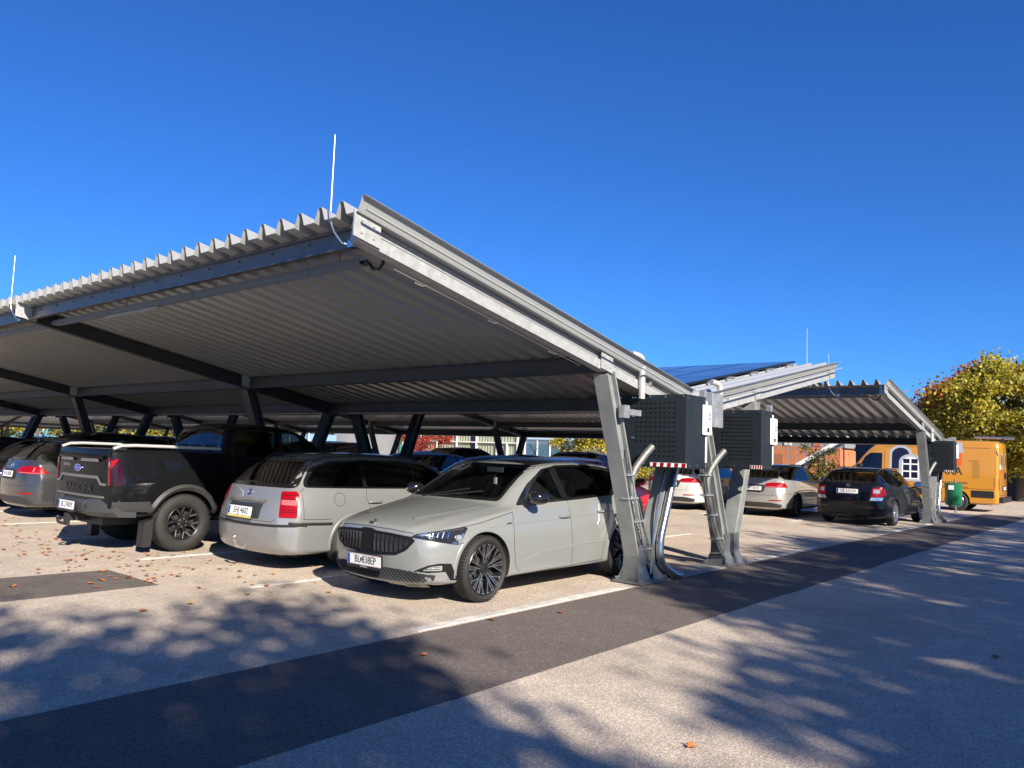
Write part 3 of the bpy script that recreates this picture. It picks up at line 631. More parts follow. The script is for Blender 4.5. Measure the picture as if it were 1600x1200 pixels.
def estate_modern(root, P, lamp='wide', style='ten', txt='', lvl=3, z=1.48, rails=CHR, detail=True, interior=True, skirt=None, plt=(.80,)):
    """current compact estate: lamp 'wide' flat tapering lamps, 'c' upright lamps with a clear lower corner"""
    L = 4.58; w = .895
    st = stations(L, w, .19, .72, .97, 1.14, 1.98, z, 4.02, z - .055, 4.45, 1.07, .24, -.2, .60, .925, 1.0, zl=.93, bow=.28, bowr=-.19)
    B = Body(root, st, P, lvl, (.5, .55, .5), extra=((11, 4, 8, .4),)); ax = (.88, 3.52); B.arches(ax, .355, .325)
    w1 = rnd([(1.52, 1.0), (1.82, 1.23), (2.06, z - .125), (2.28, z - .105), (2.33, 1.01)], .03); w2 = rnd([(2.40, 1.015), (2.37, z - .10), (2.8, z - .095), (3.20, z - .10), (3.26, 1.035)], .03)
    w3 = rnd([(3.33, 1.04), (3.28, z - .105), (3.75, z - .125), (4.02, z - .19), (4.18, 1.13), (4.15, 1.075)], .04)
    dlo = rnd([(1.38, .965), (1.80, 1.25), (2.04, z - .10), (2.7, z - .07), (3.75, z - .10), (4.08, z - .16), (4.28, 1.12), (4.22, 1.04), (3.0, .985)], .04)
    rg = rnd([(-.62, 1.115), (.62, 1.115), (.52, z - .15), (-.52, z - .15)], .05); wsp = rnd([(-.65, 1.005), (.65, 1.005), (.54, z - .095), (-.54, z - .095)], .05)
    if interior:
        B.cabin([(1.4, .6), (1.35, .92), (2.03, z - .14), (2.6, z - .07), (3.9, z - .12), (4.2, 1.06), (4.2, .6)], .76, .55, .6, z - .07)
        for q in (w1, w2, w3): B.opening('S', inset(q, -.006), .50, 1.2)
        B.opening('F', inset(rg, -.006), 3.7, 5.2); B.opening('F', inset(wsp, -.006), .9, 2.1)
    B.finish(); gd, g1 = (GLSD, GLS) if interior else (OPQ, OPQ)
    for a in 'LR':
        B.panel(a, dlo, GLOSS, 'window_surround', holes=[w1, w2, w3], off=.003, res=.08)
        for q, g in ((w1, g1), (w2, gd), (w3, gd)): B.panel(a, q, g, 'side_window', off=-.001 if interior else .003, res=.08)
        handle(B, a, 2.25, .83, P); handle(B, a, 3.14, .85, P)
        b = MB()
        for x in ax: B.strip(b, a, [(x + .376 * math.cos(t), .325 + .376 * math.sin(t)) for t in [R_(k) for k in range(-10, 192, 8)]], .035, .0, .010)
        B.strip(b, a, [(.7, .74), (1.3, .79), (2.3, .815), (3.3, .84), (4.2, .86)], .02, .0, .006); b.build('body_crease', P, root, True, angle=80)
    B.panel('B', rnd([(-.71, 1.065), (.71, 1.065), (.585, z - .085), (-.585, z - .085)], .05), GLOSS, 'rear_glass_border', holes=[rg], off=.003, res=.08); B.panel('B', rg, gd, 'rear_window', off=-.001 if interior else .003, res=.08)
    B.panel('F', rnd([(-.75, .97), (.75, .97), (.60, z - .06), (-.60, z - .06)], .05), GLOSS, 'windscreen_border', holes=[wsp], off=.003, res=.08); B.panel('F', wsp, g1, 'windscreen', off=-.001 if interior else .003, res=.08)
    b = MB(); p = [B.P('B', y, z - .07, .0) for y in (-.56, -.3, 0, .3, .56)]
    b.add([q + V((dx, 0, dz)) for q in p for dx, dz in ((-.08, .03), (.05, .018), (.05, .0), (-.03, -.01))], [(i * 4 + k, i * 4 + (k + 1) % 4, i * 4 + 4 + (k + 1) % 4, i * 4 + 4 + k) for i in range(4) for k in range(4)] + [(0, 1, 2, 3), (19, 18, 17, 16)]); b.build('roof_spoiler', P, root, True)
    B.panel('B', [(s_, c) for s_, c in rnd([(-.16, z - .062), (.16, z - .062), (.16, z - .05), (-.16, z - .05)], .004)], REDD, 'brake_light', off=.06)
    for s in (-1, 1):
        A = ('A', 40, s, L - .4); sc = lambda pl: [(a, c) for a, c in pl]
        if lamp == 'wide':
            tl = rnd([(.02, .86), (.08, .93), (.25, .958), (.52, .955), (.66, .835), (.56, .815), (.08, .825)], .02); T = B.panel(A, tl, REDL, 'tail_light', off=.006)
            b = MB(); B.strip(b, A, [(.09, .84), (.3, .835), (.60, .832)], .014, .009, .002); B.strip(b, A, [(.42, .86), (.44, .93)], .03, .009, .003); b.build('lens_rib', mat('pink_lens', (.6, .25, .25), .15, coat=1), T)
        else:
            tl = rnd([(.26, .95), (.46, .99), (.58, .93), (.60, .80), (.50, .735), (.20, .735), (.24, .86)], .02); T = B.panel(A, tl, REDL, 'tail_light', off=.006)
            B.panel(A, rnd([(.26, .83), (.42, .83), (.42, .92), (.29, .925)], .01), CLEAR, 'reversing_lamp', T, off=.009); B.panel(A, rnd([(.18, .65), (.46, .65), (.50, .725), (.21, .725)], .01), CLEAR, 'lamp_corner', T, off=.007)
        B.panel(A, rnd([(.12, .445), (.44, .455), (.44, .485), (.12, .475)], .01), REDD if lamp == 'c' else REDL, 'reflector', off=.005)
        Af = ('A', 38, s, .3); H = B.panel(Af, rnd([(.34, .67), (.5, .715), (.82, .75), (.78, .62), (.5, .64)], .02), LAMPD, 'headlight', off=.004)
    B.panel('F', rnd([(-.5, .67), (.5, .67), (.44, .56), (-.44, .56)], .02), DARK, 'grille', off=.003); B.panel('F', rnd([(-.6, .38), (.6, .38), (.66, .27), (-.66, .27)], .02), DARK, 'lower_intake', off=.003)
    pz = plt[0]
    if lamp == 'wide': B.panel('B', rnd([(-.38, pz + .10), (.38, pz + .10), (.30, pz - .095), (-.30, pz - .095)], .02), TRIM, 'plate_recess', off=.002)
    pt = B.P('B', 0, pz, 0); plate(root, pt.x + .012, 0, pz, 1, txt, tilt=R_(-8)); badge(B, 'B', 0, .955 if pz < .85 else 1.0, .05, GLOSS if lamp == 'c' else ALU, CHR if lamp != 'c' else ALU)
    B.panel('B', rnd([(-.78, .36), (-.5, .40), (.5, .40), (.78, .36), (.74, .27), (-.74, .27)], .02), TRIM if lamp == 'wide' else P, 'rear_diffuser', off=.004)
    b = MB(); B.strip(b, 'B', [(-.28, 1.10), (0, 1.112), (.1, 1.105)], .015, .004, .012); b.build('wiper', DARK, root)
    sp = [('B', [(-.60, 1.05), (-.60, .78), (-.52, .60), (.52, .60), (.60, .78), (.60, 1.05)]), ('B', [(-.84, .63), (-.5, .60)]), ('B', [(.84, .63), (.5, .60)])]
    for a in 'LR': sp += [(a, [(1.27, .95), (1.27, .45), (1.36, .22)]), (a, [(1.36, .235), (3.1, .24)]), (a, [(2.36, 1.0), (2.36, .24)]), (a, [(3.28, 1.03), (3.30, .88), (3.20, .68), (3.08, .50)]), (a, rnd([(3.62, .84), (3.80, .84), (3.80, .98), (3.62, .98)], .04) + [(3.62, .88)]), (a, [(3.9, .63), (4.35, .66)])]
    lines(B, sp)
    b = MB()
    for s in (-1, 1): b.tube([B.P('T', 2.15, s * .575, .0), B.P('T', 2.35, s * .58, .045), B.P('T', 3.2, s * .575, .05), B.P('T', 3.9, s * .56, .04), B.P('T', 4.02, s * .55, 0)], .016, 8)
    b.build('roof_rail', rails, root, True)
    for s in (-1, 1): mirror(B, 1.50, .985, s, .84, P)
    if interior: seats(root, 2.25, 3.1)
    underside(root, L, w, .2, ax)
    b = MB(); p = B.P('T', 3.95, 0, -.01); b.add([p + V(q) for q in ((0, -.02, 0), (0, .02, 0), (.16, .03, 0), (.16, -.03, 0), (.14, 0, .06))], [(0, 1, 4), (1, 2, 4), (2, 3, 4), (3, 0, 4)]); b.build('aerial', P, root)
    wheels(root, ax, .885, .325, .225, .205, style)
    return B
def hatch_generic(root, P, z=1.50, L=4.25, hx=1.05, style='five', suv=False, lvl=2):
    w = .89; zb = .19 if not suv else .24; dz = 0 if not suv else .06
    st = stations(L, w, zb, .74 + dz, 1.0 + dz, hx, hx + .85, z, L - .55, z - .08, L - .14, 1.05 + dz, .24, -.2, .60, .94 + dz, 1.01 + dz, zl=.92 + dz, bow=.28, bowr=-.18)
    B = Body(root, st, P, lvl, (.5, .5, .5)); r = .325 if not suv else .36; ax = (.86, L - .82); B.arches(ax, r + .04, r); B.finish()
    zt = z - .10; xb = hx + .40
    w1 = rnd([(xb, 1.01 + dz), (xb + .3, 1.24 + dz), (xb + .52, zt - .01), (xb + .80, zt), (xb + .86, 1.02 + dz)], .03); w2 = rnd([(xb + .92, 1.02 + dz), (xb + .88, zt), (xb + 1.55, zt - .01), (xb + 1.68, 1.05 + dz)], .03)
    w3 = rnd([(xb + 1.75, 1.055 + dz), (xb + 1.62, zt - .01), (xb + 1.8, zt - .03), (xb + 2.15, 1.16 + dz), (xb + 2.1, 1.10 + dz)], .03)
    for a in 'LR':
        for q in (w1, w2, w3): B.panel(a, q, OPQ, 'side_window', off=.003, res=.09)
        handle(B, a, xb + .75, .84 + dz, P); handle(B, a, xb + 1.6, .87 + dz, P)
    B.panel('F', rnd([(-.70, 1.0 + dz), (.70, 1.0 + dz), (.56, z - .075), (-.56, z - .075)], .05), OPQ, 'windscreen', off=.003, res=.09)
    B.panel('B', rnd([(-.62, 1.09 + dz), (.62, 1.09 + dz), (.52, z - .13), (-.52, z - .13)], .05), OPQ, 'rear_window', off=.003, res=.09)
    for s in (-1, 1):
        B.panel(('A', 40, s, L - .4), rnd([(.36, .80 + dz), (.46, .94 + dz), (.70, .93 + dz), (.74, .80 + dz)], .02), REDL, 'tail_light', off=.005); B.panel(('A', 38, s, .3), rnd([(.34, .68 + dz), (.5, .73 + dz), (.82, .76 + dz), (.78, .64 + dz)], .02), LAMPD, 'headlight', off=.004)
        mirror(B, hx + .36, .99 + dz, s, .83, P)
    B.panel('F', rnd([(-.45, .67 + dz), (.45, .67 + dz), (.4, .56), (-.4, .56)], .02), DARK, 'grille', off=.003)
    sp = []
    for a in 'LR': sp += [(a, [(hx + .15, .95 + dz), (hx + .15, .5), (hx + .24, .24)]), (a, [(xb + .89, 1.0 + dz), (xb + .89, .25)])]
    lines(B, sp)
    if suv:
        for s in (-1, 1):
            b = MB(); b.tube([B.P('T', hx + 1.05, s * .575, .0), B.P('T', hx + 1.2, s * .58, .05), B.P('T', L - .75, s * .56, .05), B.P('T', L - .62, s * .55, 0)], .016, 8); b.build('roof_rail', CHR, root, True)
    b = MB(); p = B.P('T', L - .75 if not suv else L - .7, 0, 0); b.tube([p, p + V((.10, 0, .10)), p + V((.26, 0, .26))] if not suv else [p, p + V((.1, 0, .05))], .006, 6); b.build('aerial', DARK, root)
    plate(root, B.P('B', 0, .70, 0).x + .012, 0, .70, 1, '', tilt=R_(-6)); wheels(root, ax, .88, r, r - .1, .205, style)
    return B
def pickup(root):
    P = paint('black_paint', (.004, .0044, .0055), .0, .5, 0, .35); L = 5.33; w = .955; T = TRIM
    B_ = lambda x: (x, .05, .38, w, .62, .95, .90, 1.28, .0, 0, 0)
    st = [(0.0, .24, .50, .80 * w, .62, .82, .74 * w, .98, .6 * w, 1.03, 1.05), (.08, .24, .44, .90 * w, .62, .84, .84 * w, 1.02, .66 * w, 1.09, 1.11),
          (.35, .18, .40, .97 * w, .62, .88, .90 * w, 1.08, .7 * w, 1.16, 1.18), (.9, .06, .38, w, .64, .92, .93 * w, 1.14, .72 * w, 1.20, 1.22), (1.5, .14, .38, w, .64, .95, .93 * w, 1.19, .78 * w, 1.235, 1.26),
          (1.90, .10, .38, w, .64, .97, .93 * w, 1.22, .75 * w, 1.53, 1.57), (2.25, .06, .38, w, .64, .97, .93 * w, 1.24, .71 * w, 1.745, 1.80), (2.8, 0, .38, w, .64, .98, .93 * w, 1.27, .71 * w, 1.775, 1.83),
          (3.38, 0, .38, w, .64, .99, .93 * w, 1.29, .705 * w, 1.76, 1.82), (3.50, 0, .38, w, .64, .99, .93 * w, 1.30, .715 * w, 1.70, 1.765), (3.615, 0, .38, w, .64, .99, .93 * w, 1.30, .80 * w, 1.37, 1.40), (3.63, 0, .38, w, .64, .99, .93 * w, 1.30, .82 * w, 1.33, 1.35)]
    C = Body(root, st, P, 3, (.5, .6, .6), extra=((11, 0, 8, .9), (4, 5, 8, .5), (9, 5, 8, .5)), name='cab'); ax = (.93, 4.20); C.arches((.93,), .46, .39)
    C.cabin([(1.75, .75), (1.7, 1.15), (2.25, 1.68), (2.8, 1.75), (3.36, 1.73), (3.50, 1.45), (3.54, 1.2), (3.54, .75)], .80, .62, .75, 1.75)
    w1 = rnd([(1.90, 1.27), (2.12, 1.52), (2.28, 1.665), (2.58, 1.695), (2.62, 1.29)], .03); w2 = rnd([(2.70, 1.295), (2.66, 1.70), (3.30, 1.69), (3.40, 1.60), (3.46, 1.34)], .03)
    for q in (w1, w2): C.opening('S', inset(q, -.006), .5, 1.2)
    rg = rnd([(-.62, 1.42), (.62, 1.42), (.57, 1.665), (-.57, 1.665)], .05); wsp = rnd([(-.68, 1.30), (.68, 1.30), (.58, 1.72), (-.58, 1.72)], .05)
    C.opening('F', inset(rg, -.006), 3.3, 4.3); C.opening('F', inset(wsp, -.006), 1.2, 2.5); C.finish()
    for a in 'LR':
        C.panel(a, rnd([(1.84, 1.24), (2.24, 1.70), (2.7, 1.73), (3.34, 1.725), (3.46, 1.62), (3.53, 1.33), (3.5, 1.28)], .03), GLOSS, 'window_surround', holes=[w1, w2], off=.003, res=.08)
        for q in (w1, w2): C.panel(a, q, GLS if q is w1 else GLSD, 'side_window', off=-.001, res=.08)
        handle(C, a, 2.52, 1.08, P, .22); handle(C, a, 3.40, 1.10, P, .22)
        H = C.panel(('A', 38, 1 if a == 'R' else -1, .3), rnd([(.42, .82), (.42, 1.0), (.84, 1.03), (.82, .85)], .03), LAMPD, 'headlight', off=.004)
        C.panel(a, rnd([(1.4, .38), (3.6, .38), (3.6, .46), (1.4, .46)], .01), T, 'side_step', off=.03)
    C.panel('B', rnd([(-.68, 1.39), (.68, 1.39), (.62, 1.70), (-.62, 1.70)], .05), GLOSS, 'rear_glass_border', holes=[rg], off=.003, res=.08); C.panel('B', rg, GLS, 'rear_window', off=-.001, res=.08)
    C.panel('F', rnd([(-.76, 1.26), (.76, 1.26), (.62, 1.77), (-.62, 1.77)], .05), GLOSS, 'windscreen_border', holes=[wsp], off=.003, res=.08); C.panel('F', wsp, GLS, 'windscreen', off=-.001, res=.08)
    C.panel('F', rnd([(-.6, .75), (.6, .75), (.6, 1.02), (-.6, 1.02)], .04), DARK, 'grille', off=.003)
    # load bed: rounded side walls and tailgate, with a cover just below the rim
    st = [(3.645, 0, .50, w, .70, .98, .945 * w, 1.32, .90 * w, 1.365, 1.368), (3.70, 0, .50, w, .70, .98, .945 * w, 1.32, .90 * w, 1.365, 1.368), (4.2, 0, .50, w, .70, .98, .945 * w, 1.325, .90 * w, 1.37, 1.373), (4.9, -.02, .50, w, .70, .98, .945 * w, 1.33, .90 * w, 1.375, 1.38), (5.18, -.06, .52, .985 * w, .70, .98, .935 * w, 1.335, .89 * w, 1.38, 1.385), (5.27, -.08, .56, .95 * w, .72, .98, .90 * w, 1.32, .87 * w, 1.372, 1.378)]
    D = Body(root, st, P, 3, (.5, .8, .85), extra=((0, 0, 8, 1.0), (5, 0, 8, .6)), name='load_bed'); D.arches((4.20,), .47, .40)
    b = MB(); b.box(3.75, 5.14, -.74, .74, 1.345, 1.6); D.cut(b); D.finish()
    b = MB(); b.box(3.72, 5.15, -.75, .75, 1.335, 1.352); 
    for k in range(9): b.box(3.78 + k * .15, 3.788 + k * .15, -.75, .75, 1.352, 1.356)
    b.build('bed_cover', DARK, root)
    b = MB()
    for s in (-1, 1): b.tube([(5.18, s * .84, 1.385), (5.08, s * .84, 1.425), (4.9, s * .845, 1.435), (4.3, s * .845, 1.43), (3.68, s * .85, 1.425)], .022, 10)
    b.build('bed_rail', mat('satin_rail', (.5, .5, .49), .3, .3), root, True)
    sp = [('L', [(3.62, 1.28), (3.62, .55)]), ('R', [(3.62, 1.28), (3.62, .55)]), ('B', [(-.80, 1.36), (-.80, .70), (.80, .70), (.80, 1.36)])]; lines(D, sp, w_=.012)
    lines(C, [(a, q) for a in 'LR' for q in ([(1.62, 1.2), (1.62, .7), (1.72, .5)], [(2.65, 1.27), (2.65, .45)], [(3.50, 1.30), (3.52, .75), (3.45, .5)])])
    # tailgate details
    b = MB(); D.strip(b, 'B', [(-.72, 1.265), (0, 1.275), (.72, 1.265)], .07, .0, .045); b.build('tailgate_spoiler', P, root, True)
    gm = mat('satin_grey_trim', (.16, .155, .145), .4, .3)
    for y0, y1 in ((.12, .62), (-.62, -.12)): D.panel('B', rnd([(y0, 1.205), (y1, 1.205), (y1 - .02, 1.245), (y0 + .02, 1.245)], .01), gm, 'tailgate_trim', off=.028)
    D.panel('B', rnd([(-.80, .90), (-.66, .90), (-.56, .985), (.56, .985), (.66, .90), (.80, .90), (.80, .93), (.69, .935), (.60, 1.022), (-.60, 1.022), (-.69, .935), (-.80, .93)], .008), gm, 'tailgate_trim', off=.012)
    D.panel('B', rnd([(-.78, .735), (.78, .735), (.78, .765), (-.78, .765)], .01), gm, 'tailgate_trim', off=.010)
    px_ = D.P('B', 0, .86, 0).x
    lettering('RANGER', .155, lambda a, c, k: (D.P('B', -a if False else a * 1.0, c + .84, .012) or V((px_, a, .84 + c))), DARK, root, name='tailgate_lettering', sx=1.55, bold=.01)
    b = MB(); p0 = D.P('B', .0, 1.11, 0); P2 = lambda a, c, t: (p0.x + t, a, 1.11 + c); b.prism(circ(0, 0, .115, .048, 30), P2, -.002, .012); b.k = 1; b.prism(circ(0, 0, .105, .040, 30), P2, .012, .014); E_ = b.build('oval_badge', [CHR, BLUE], root)
    lettering('Ford', .07, lambda a, c, k: (p0.x + .0145 + k, a, 1.11 + c), CHR, E_, bold=.002, sx=1.1)
    lettering('WILDTRAK', .05, lambda a, c, k: (D.P('B', a + (-.42), c + 1.14, .006) or p0), CHR, root, name='model_lettering', sx=1.1)
    for s in (-1, 1):
        ss = 'R' if s > 0 else 'L'
        tl = rnd([(5.02, .94), (5.10, 1.26), (5.3, 1.26), (5.3, .90), (5.06, .90)], .03); T2 = D.panel(ss, tl, REDD, 'tail_light', off=.008, res=.04)
        r2 = rnd([(s * .815, .90), (s * .90, .90), (s * .90, 1.265), (s * .80, 1.265)], .02); D.panel('B', r2, REDD, 'tail_light_face', T2, off=.009, res=.03)
        b = MB(); D.strip(b, 'B', [(s * .815, 1.25), (s * .88, 1.24), (s * .86, 1.13), (s * .835, 1.08), (s * .86, 1.03), (s * .87, .92)], .035, .012, .004); b.build('tail_light_bar', REDL, T2)
        pass
        b = MB(); D.strip(b, 'B', [(s * .842, 1.22), (s * .84, 1.15)], .014, .016, .002); b.build('reversing_lamp', CLEAR, T2)
        # flares, flap
        b = MB()
        for x, BB in ((.93, C), (4.20, D)):
            zc = .39; BB.strip(b, ss, [(x + .49 * math.cos(t), zc + .49 * math.sin(t)) for t in [R_(k) for k in range(-6, 187, 6)]], .085, .005, .035)
        b.build('wheel_arch_trim', T, root, True, angle=70)
        D.panel(ss, rnd([(4.64, .56), (5.24, .60), (5.24, .70), (4.70, .70)], .02), T, 'bumper_side', off=.02)
        b = MB(); b.prism(rnd([(4.60, .09), (4.72, .09), (4.74, .42), (4.62, .46)], .02), lambda a, c, t: (a - (c - .3) * .1, t * s, c), .73, .90); b2 = b.build('mud_flap', DARK, root)
        mirror(C, 1.92, 1.30, s, .90, P, big=1.3)
    b = MB(); b.prism(chk([(5.10, .53), (5.30, .50), (5.37, .56), (5.38, .66), (5.34, .705), (5.10, .71)], 1), lambda a, c, t: (a - .10 * (t / .9) ** 2, t, c), -.46, .46)
    for s in (-1, 1):
        n = 7
        for k in range(n):
            y0, y1 = s * (.46 + k * .47 / n), s * (.46 + (k + 1) * .47 / n); q = [(5.10, .49), (5.33, .50), (5.385, .56), (5.385, .66), (5.33, .72), (5.10, .73)]; fnx = lambda x, y: x - .02 - .22 * (abs(y) / .93) ** 3
            b.add([(fnx(x, y0), y0, z) for x, z in q] + [(fnx(x, y1), y1, z) for x, z in q], [(i, (i + 1) % 6, (i + 1) % 6 + 6, i + 6) for i in range(6)] + [(0, 1, 2, 3, 4, 5), (11, 10, 9, 8, 7, 6)])
    b.k = 1; b.box(5.30, 5.392, -.04, .10, .58, .69) if False else None
    b.build('rear_bumper', [mat('bumper_grey', (.05, .053, .057), .42, .2), DARK], root, True, angle=30)
    b = MB()
    for s in (-1, 1): b.box(5.355, 5.374, s * .44 - .055, s * .44 + .055, .565, .665)
    b.build('bumper_step', DARK, root, bevel=.01)
    plate(root, 5.372, 0, .615, 1, 'BL 274KM', tilt=R_(-3)); 
    b = MB(); b.box(5.0, 5.34, -.05, .05, .40, .50); b.box(5.33, 5.38, -.045, .045, .34, .50); b.tube([(5.36, 0, .37), (5.42, 0, .37), (5.46, 0, .39), (5.47, 0, .43)], .02, 10)
    b.lathe([(.027 * math.sin(t), .027 * math.cos(t)) for t in [R_(k) for k in range(0, 181, 20)]], 14, fn=lambda r, a, h: (5.47 + r * math.cos(a), r * math.sin(a), .452 + h)); b.tube([(5.36, -.10, .42), (5.40, -.16, .44), (5.38, -.22, .43), (5.36, -.18, .40)], .012, 8); b.build('tow_bar', DARK, root, True)
    seats(root, 2.45, 3.15, .68); b = MB(); b.box(.8, 5.1, -.5, .5, .36, .55)
    for x in ax: b.tube([(x, -.78, .39), (x, .78, .39)], .07, 8)
    b.tube([(4.2, -.0, .39), (1.6, 0, .45)], .05, 8); b.lathe([(0, -.13), (.15, -.08), (.17, 0), (.15, .08), (0, .13)], 16, fn=lambda r, a, h: (4.2 + r * math.cos(a), h, .39 + r * math.sin(a))); b.box(4.5, 5.2, -.85, .85, .50, .56); b.build('underbody', DARK, root)
    wheels(root, ax, .945, .392, .232, .255, 'ranger')
    return C
import numpy as np
# ---------------------------------------------------------------- ground
def asphalt(name, c, c2, speck, sc=55., rough=.85, stain=.16):
    m = bpy.data.materials.new(name); m.use_nodes = True; n = m.node_tree; L = n.links.new; b = n.nodes['Principled BSDF']; b.inputs['Roughness'].default_value = rough; b.inputs['Specular IOR Level'].default_value = .3
    tc = n.nodes.new('ShaderNodeTexCoord')
    def noise(s, d=4, r=.6):
        t = n.nodes.new('ShaderNodeTexNoise'); t.inputs['Scale'].default_value = s; t.inputs['Detail'].default_value = d; t.inputs['Roughness'].default_value = r; L(tc.outputs['Object'], t.inputs['Vector']); return t.outputs[0]
    def rng(x, a, b_, c_, d): 
        q = n.nodes.new('ShaderNodeMapRange'); [setattr(q.inputs[i], 'default_value', v) for i, v in zip((1, 2, 3, 4), (a, b_, c_, d))]; L(x, q.inputs[0]); return q.outputs[0]
    def mul(a, b_):
        q = n.nodes.new('ShaderNodeMath'); q.operation = 'MULTIPLY'; L(a, q.inputs[0]); L(b_, q.inputs[1]); return q.outputs[0]
    vo = n.nodes.new('ShaderNodeTexVoronoi'); vo.inputs['Scale'].default_value = sc; L(tc.outputs['Object'], vo.inputs['Vector'])
    bw = n.nodes.new('ShaderNodeSeparateColor'); L(vo.outputs['Color'], bw.inputs[0])
    mx = n.nodes.new('ShaderNodeMix'); mx.data_type = 'RGBA'; mx.inputs[6].default_value = (*c, 1); mx.inputs[7].default_value = (*c2, 1); L(rng(bw.outputs[0], .35, 1, 0, 1), mx.inputs[0])
    v = mul(mul(rng(noise(.55, 5), .3, .7, 1 - stain, 1 + stain), rng(noise(sc * 1.6, 2), .3, .7, 1 - speck, 1 + speck)), mul(rng(noise(3.2, 6, .7), .3, .7, 1 - stain * .8, 1 + stain * .8), rng(noise(sc * .45, 2), .3, .7, 1 - speck * .6, 1 + speck * .6)))
    m2 = n.nodes.new('ShaderNodeMix'); m2.data_type = 'RGBA'; m2.blend_type = 'MULTIPLY'; m2.inputs[0].default_value = 1; L(mx.outputs[2], m2.inputs[6]); L(v, m2.inputs[7]); L(m2.outputs[2], b.inputs['Base Color'])
    bp = n.nodes.new('ShaderNodeBump'); bp.inputs['Strength'].default_value = .5; bp.inputs['Distance'].default_value = .006; L(vo.outputs['Distance'], bp.inputs['Height']); L(bp.outputs[0], b.inputs['Normal'])
    MATS[name] = m; return m
ASL = asphalt('light_asphalt', (.37, .31, .25), (.56, .48, .395), .19, 85)
ASD = asphalt('dark_asphalt', (.105, .087, .078), (.165, .14, .127), .22, 90, .9, .10)
ASP = asphalt('patch_asphalt', (.10, .085, .075), (.16, .14, .125), .2, 80)
LINE = mat('road_paint', (.52, .50, .46), .7, var=.28, vs=7)
def sheet(name, poly, z, m, kind='structure'):
    b = MB(); b.prism(poly, lambda a, c, t: (a, c, t), z - .02 if name == 'ground' else .0005, z); o = b.build(name, m); tag(o, kind=kind); return o
sheet('ground', [(-60, -60), (400, -60), (400, 400), (-60, 400)], 0, ASL)
rg = random.Random(3)
def wob(x0, y0, x1, y1, n, a): return [(x0 + (x1 - x0) * i / n + rg.uniform(-a, a) * (1 if y0 != y1 else 0), y0 + (y1 - y0) * i / n + rg.uniform(-a, a)) for i in range(n + 1)]
sheet('road_strip', wob(-8, 3.38, 31, 3.46, 60, .012) + wob(31, 4.80, -8, 4.80, 60, .007), .004, ASD)
sheet('asphalt_patch', wob(1.5, 8.14, 4.04, 8.17, 6, .02) + wob(4.06, 9.42, 1.5, 9.6, 6, .02), .004, ASP)
def line(x0, x1, y, w_=.115): 
    o = sheet('parking_line', wob(x0, y - w_ / 2, x1, y - w_ / 2, 14, .006) + wob(x1, y + w_ / 2, x0, y + w_ / 2, 14, .006), .008, LINE)
line(4.66, 8.1, 4.90, .115); line(11.2, 14.6, 4.93, .115); line(20.1, 24.0, 4.93, .115)
for k in range(1, 14):
    y = 4.95 + 2.54 * k
    line(4.68, 8.9, y, .10); line(10.6, 14.7, y, .10)
    if k < 12: line(20.3, 24.8, y, .10)
b = MB(); b.prism([(8.45, 4.83), (10.95, 4.83), (10.95, 5.3), (8.45, 5.3)], lambda a, c, t: (a, c, t), .0005, .010); tag(b.build('base_slab', mat('concrete', (.30, .29, .27), .85, var=.15, vs=6)), kind='structure')
b = MB(); b.prism(circ(10.6, 4.1, .36, .36, 28), lambda a, c, t: (a, c, t), .0045, .0075); tag(b.build('manhole_cover', mat('cast_iron', (.075, .07, .068), .7, .2, var=.1, vs=30, bump=.6, bs=60), bevel=0), 'round dark manhole cover set in the dark asphalt strip beside the carport feet', 'manhole cover')
# ---------------------------------------------------------------- carports
SL = -.189  # fall of the roof per metre
def ibeam(b, p, q, h, w_, t=.012, up=(0, 0, 1)):
    p, q = V(p), V(q); d = (q - p).normalized(); s = d.cross(V(up)).normalized(); u = s.cross(d)
    b.bar(p + u * (h / 2 - t / 2), q + u * (h / 2 - t / 2), w_, t, up); b.bar(p - u * (h / 2 - t / 2), q - u * (h / 2 - t / 2), w_, t, up); b.bar(p, q, t, h - 2 * t, up)
def deck(xe, xl, ze, zl, y0, n, pitch=.29, hh=.118):
    """trapezoidal sheet, ribs along x; xe high eave, xl low edge"""
    b = MB(); prof = []
    for k in range(n): y = y0 + k * pitch; prof += [(y, hh), (y + .045, hh), (y + .095, 0), (y + pitch - .05, 0)]
    prof.append((y0 + n * pitch, hh)); N = len(prof); xm = [xe + (xl - xe) * t for t in (0, .33, .66, 1)]
    vs = [(x, y, ze + (zl - ze) * (x - xe) / (xl - xe) + z) for x in xm for y, z in prof]
    b.add(vs, [(j * N + i, (j + 1) * N + i, (j + 1) * N + i + 1, j * N + i + 1) for j in range(3) for i in range(N - 1)]); return b
def foot(b, x, y, a):
    b.box(x - .34, x + .34, y - .20, y + .20, .012, .035)
    for dy in (-.10, .10):  # flared gusset plates
        for e in (-.17, .17):
            pl = [(-.16, .035), (.16, .035), (.115, .09), (.095, .20), (.09, .46), (-.09, .46), (-.095, .20), (-.115, .09)]
            b.prism(pl, lambda p, c, t: (x + e + p + (e * -.0 - e * .3 * (0 if c < .1 else (c - .1))), y + dy * (1.7 - min(1, c / .2) * .7) + t, c), -.006, .006)
    for e in (-.17, .17):
        for dx in (-.085, .085):
            pl = [(-.17, .035), (.17, .035), (.12, .10), (.10, .20), (.10, .46), (-.10, .46), (-.10, .20), (-.12, .10)]
            b.prism(pl, lambda p, c, t: (x + e + dx - e * .3 * (0 if c < .1 else (c - .1)) + t, y + p, c), -.006, .006)
    for dx in (-.30, 0, .30):
        for dy in (-.17, .17): b.tube([(x + dx, y + dy, .04), (x + dx, y + dy, .075)], .018, 6)
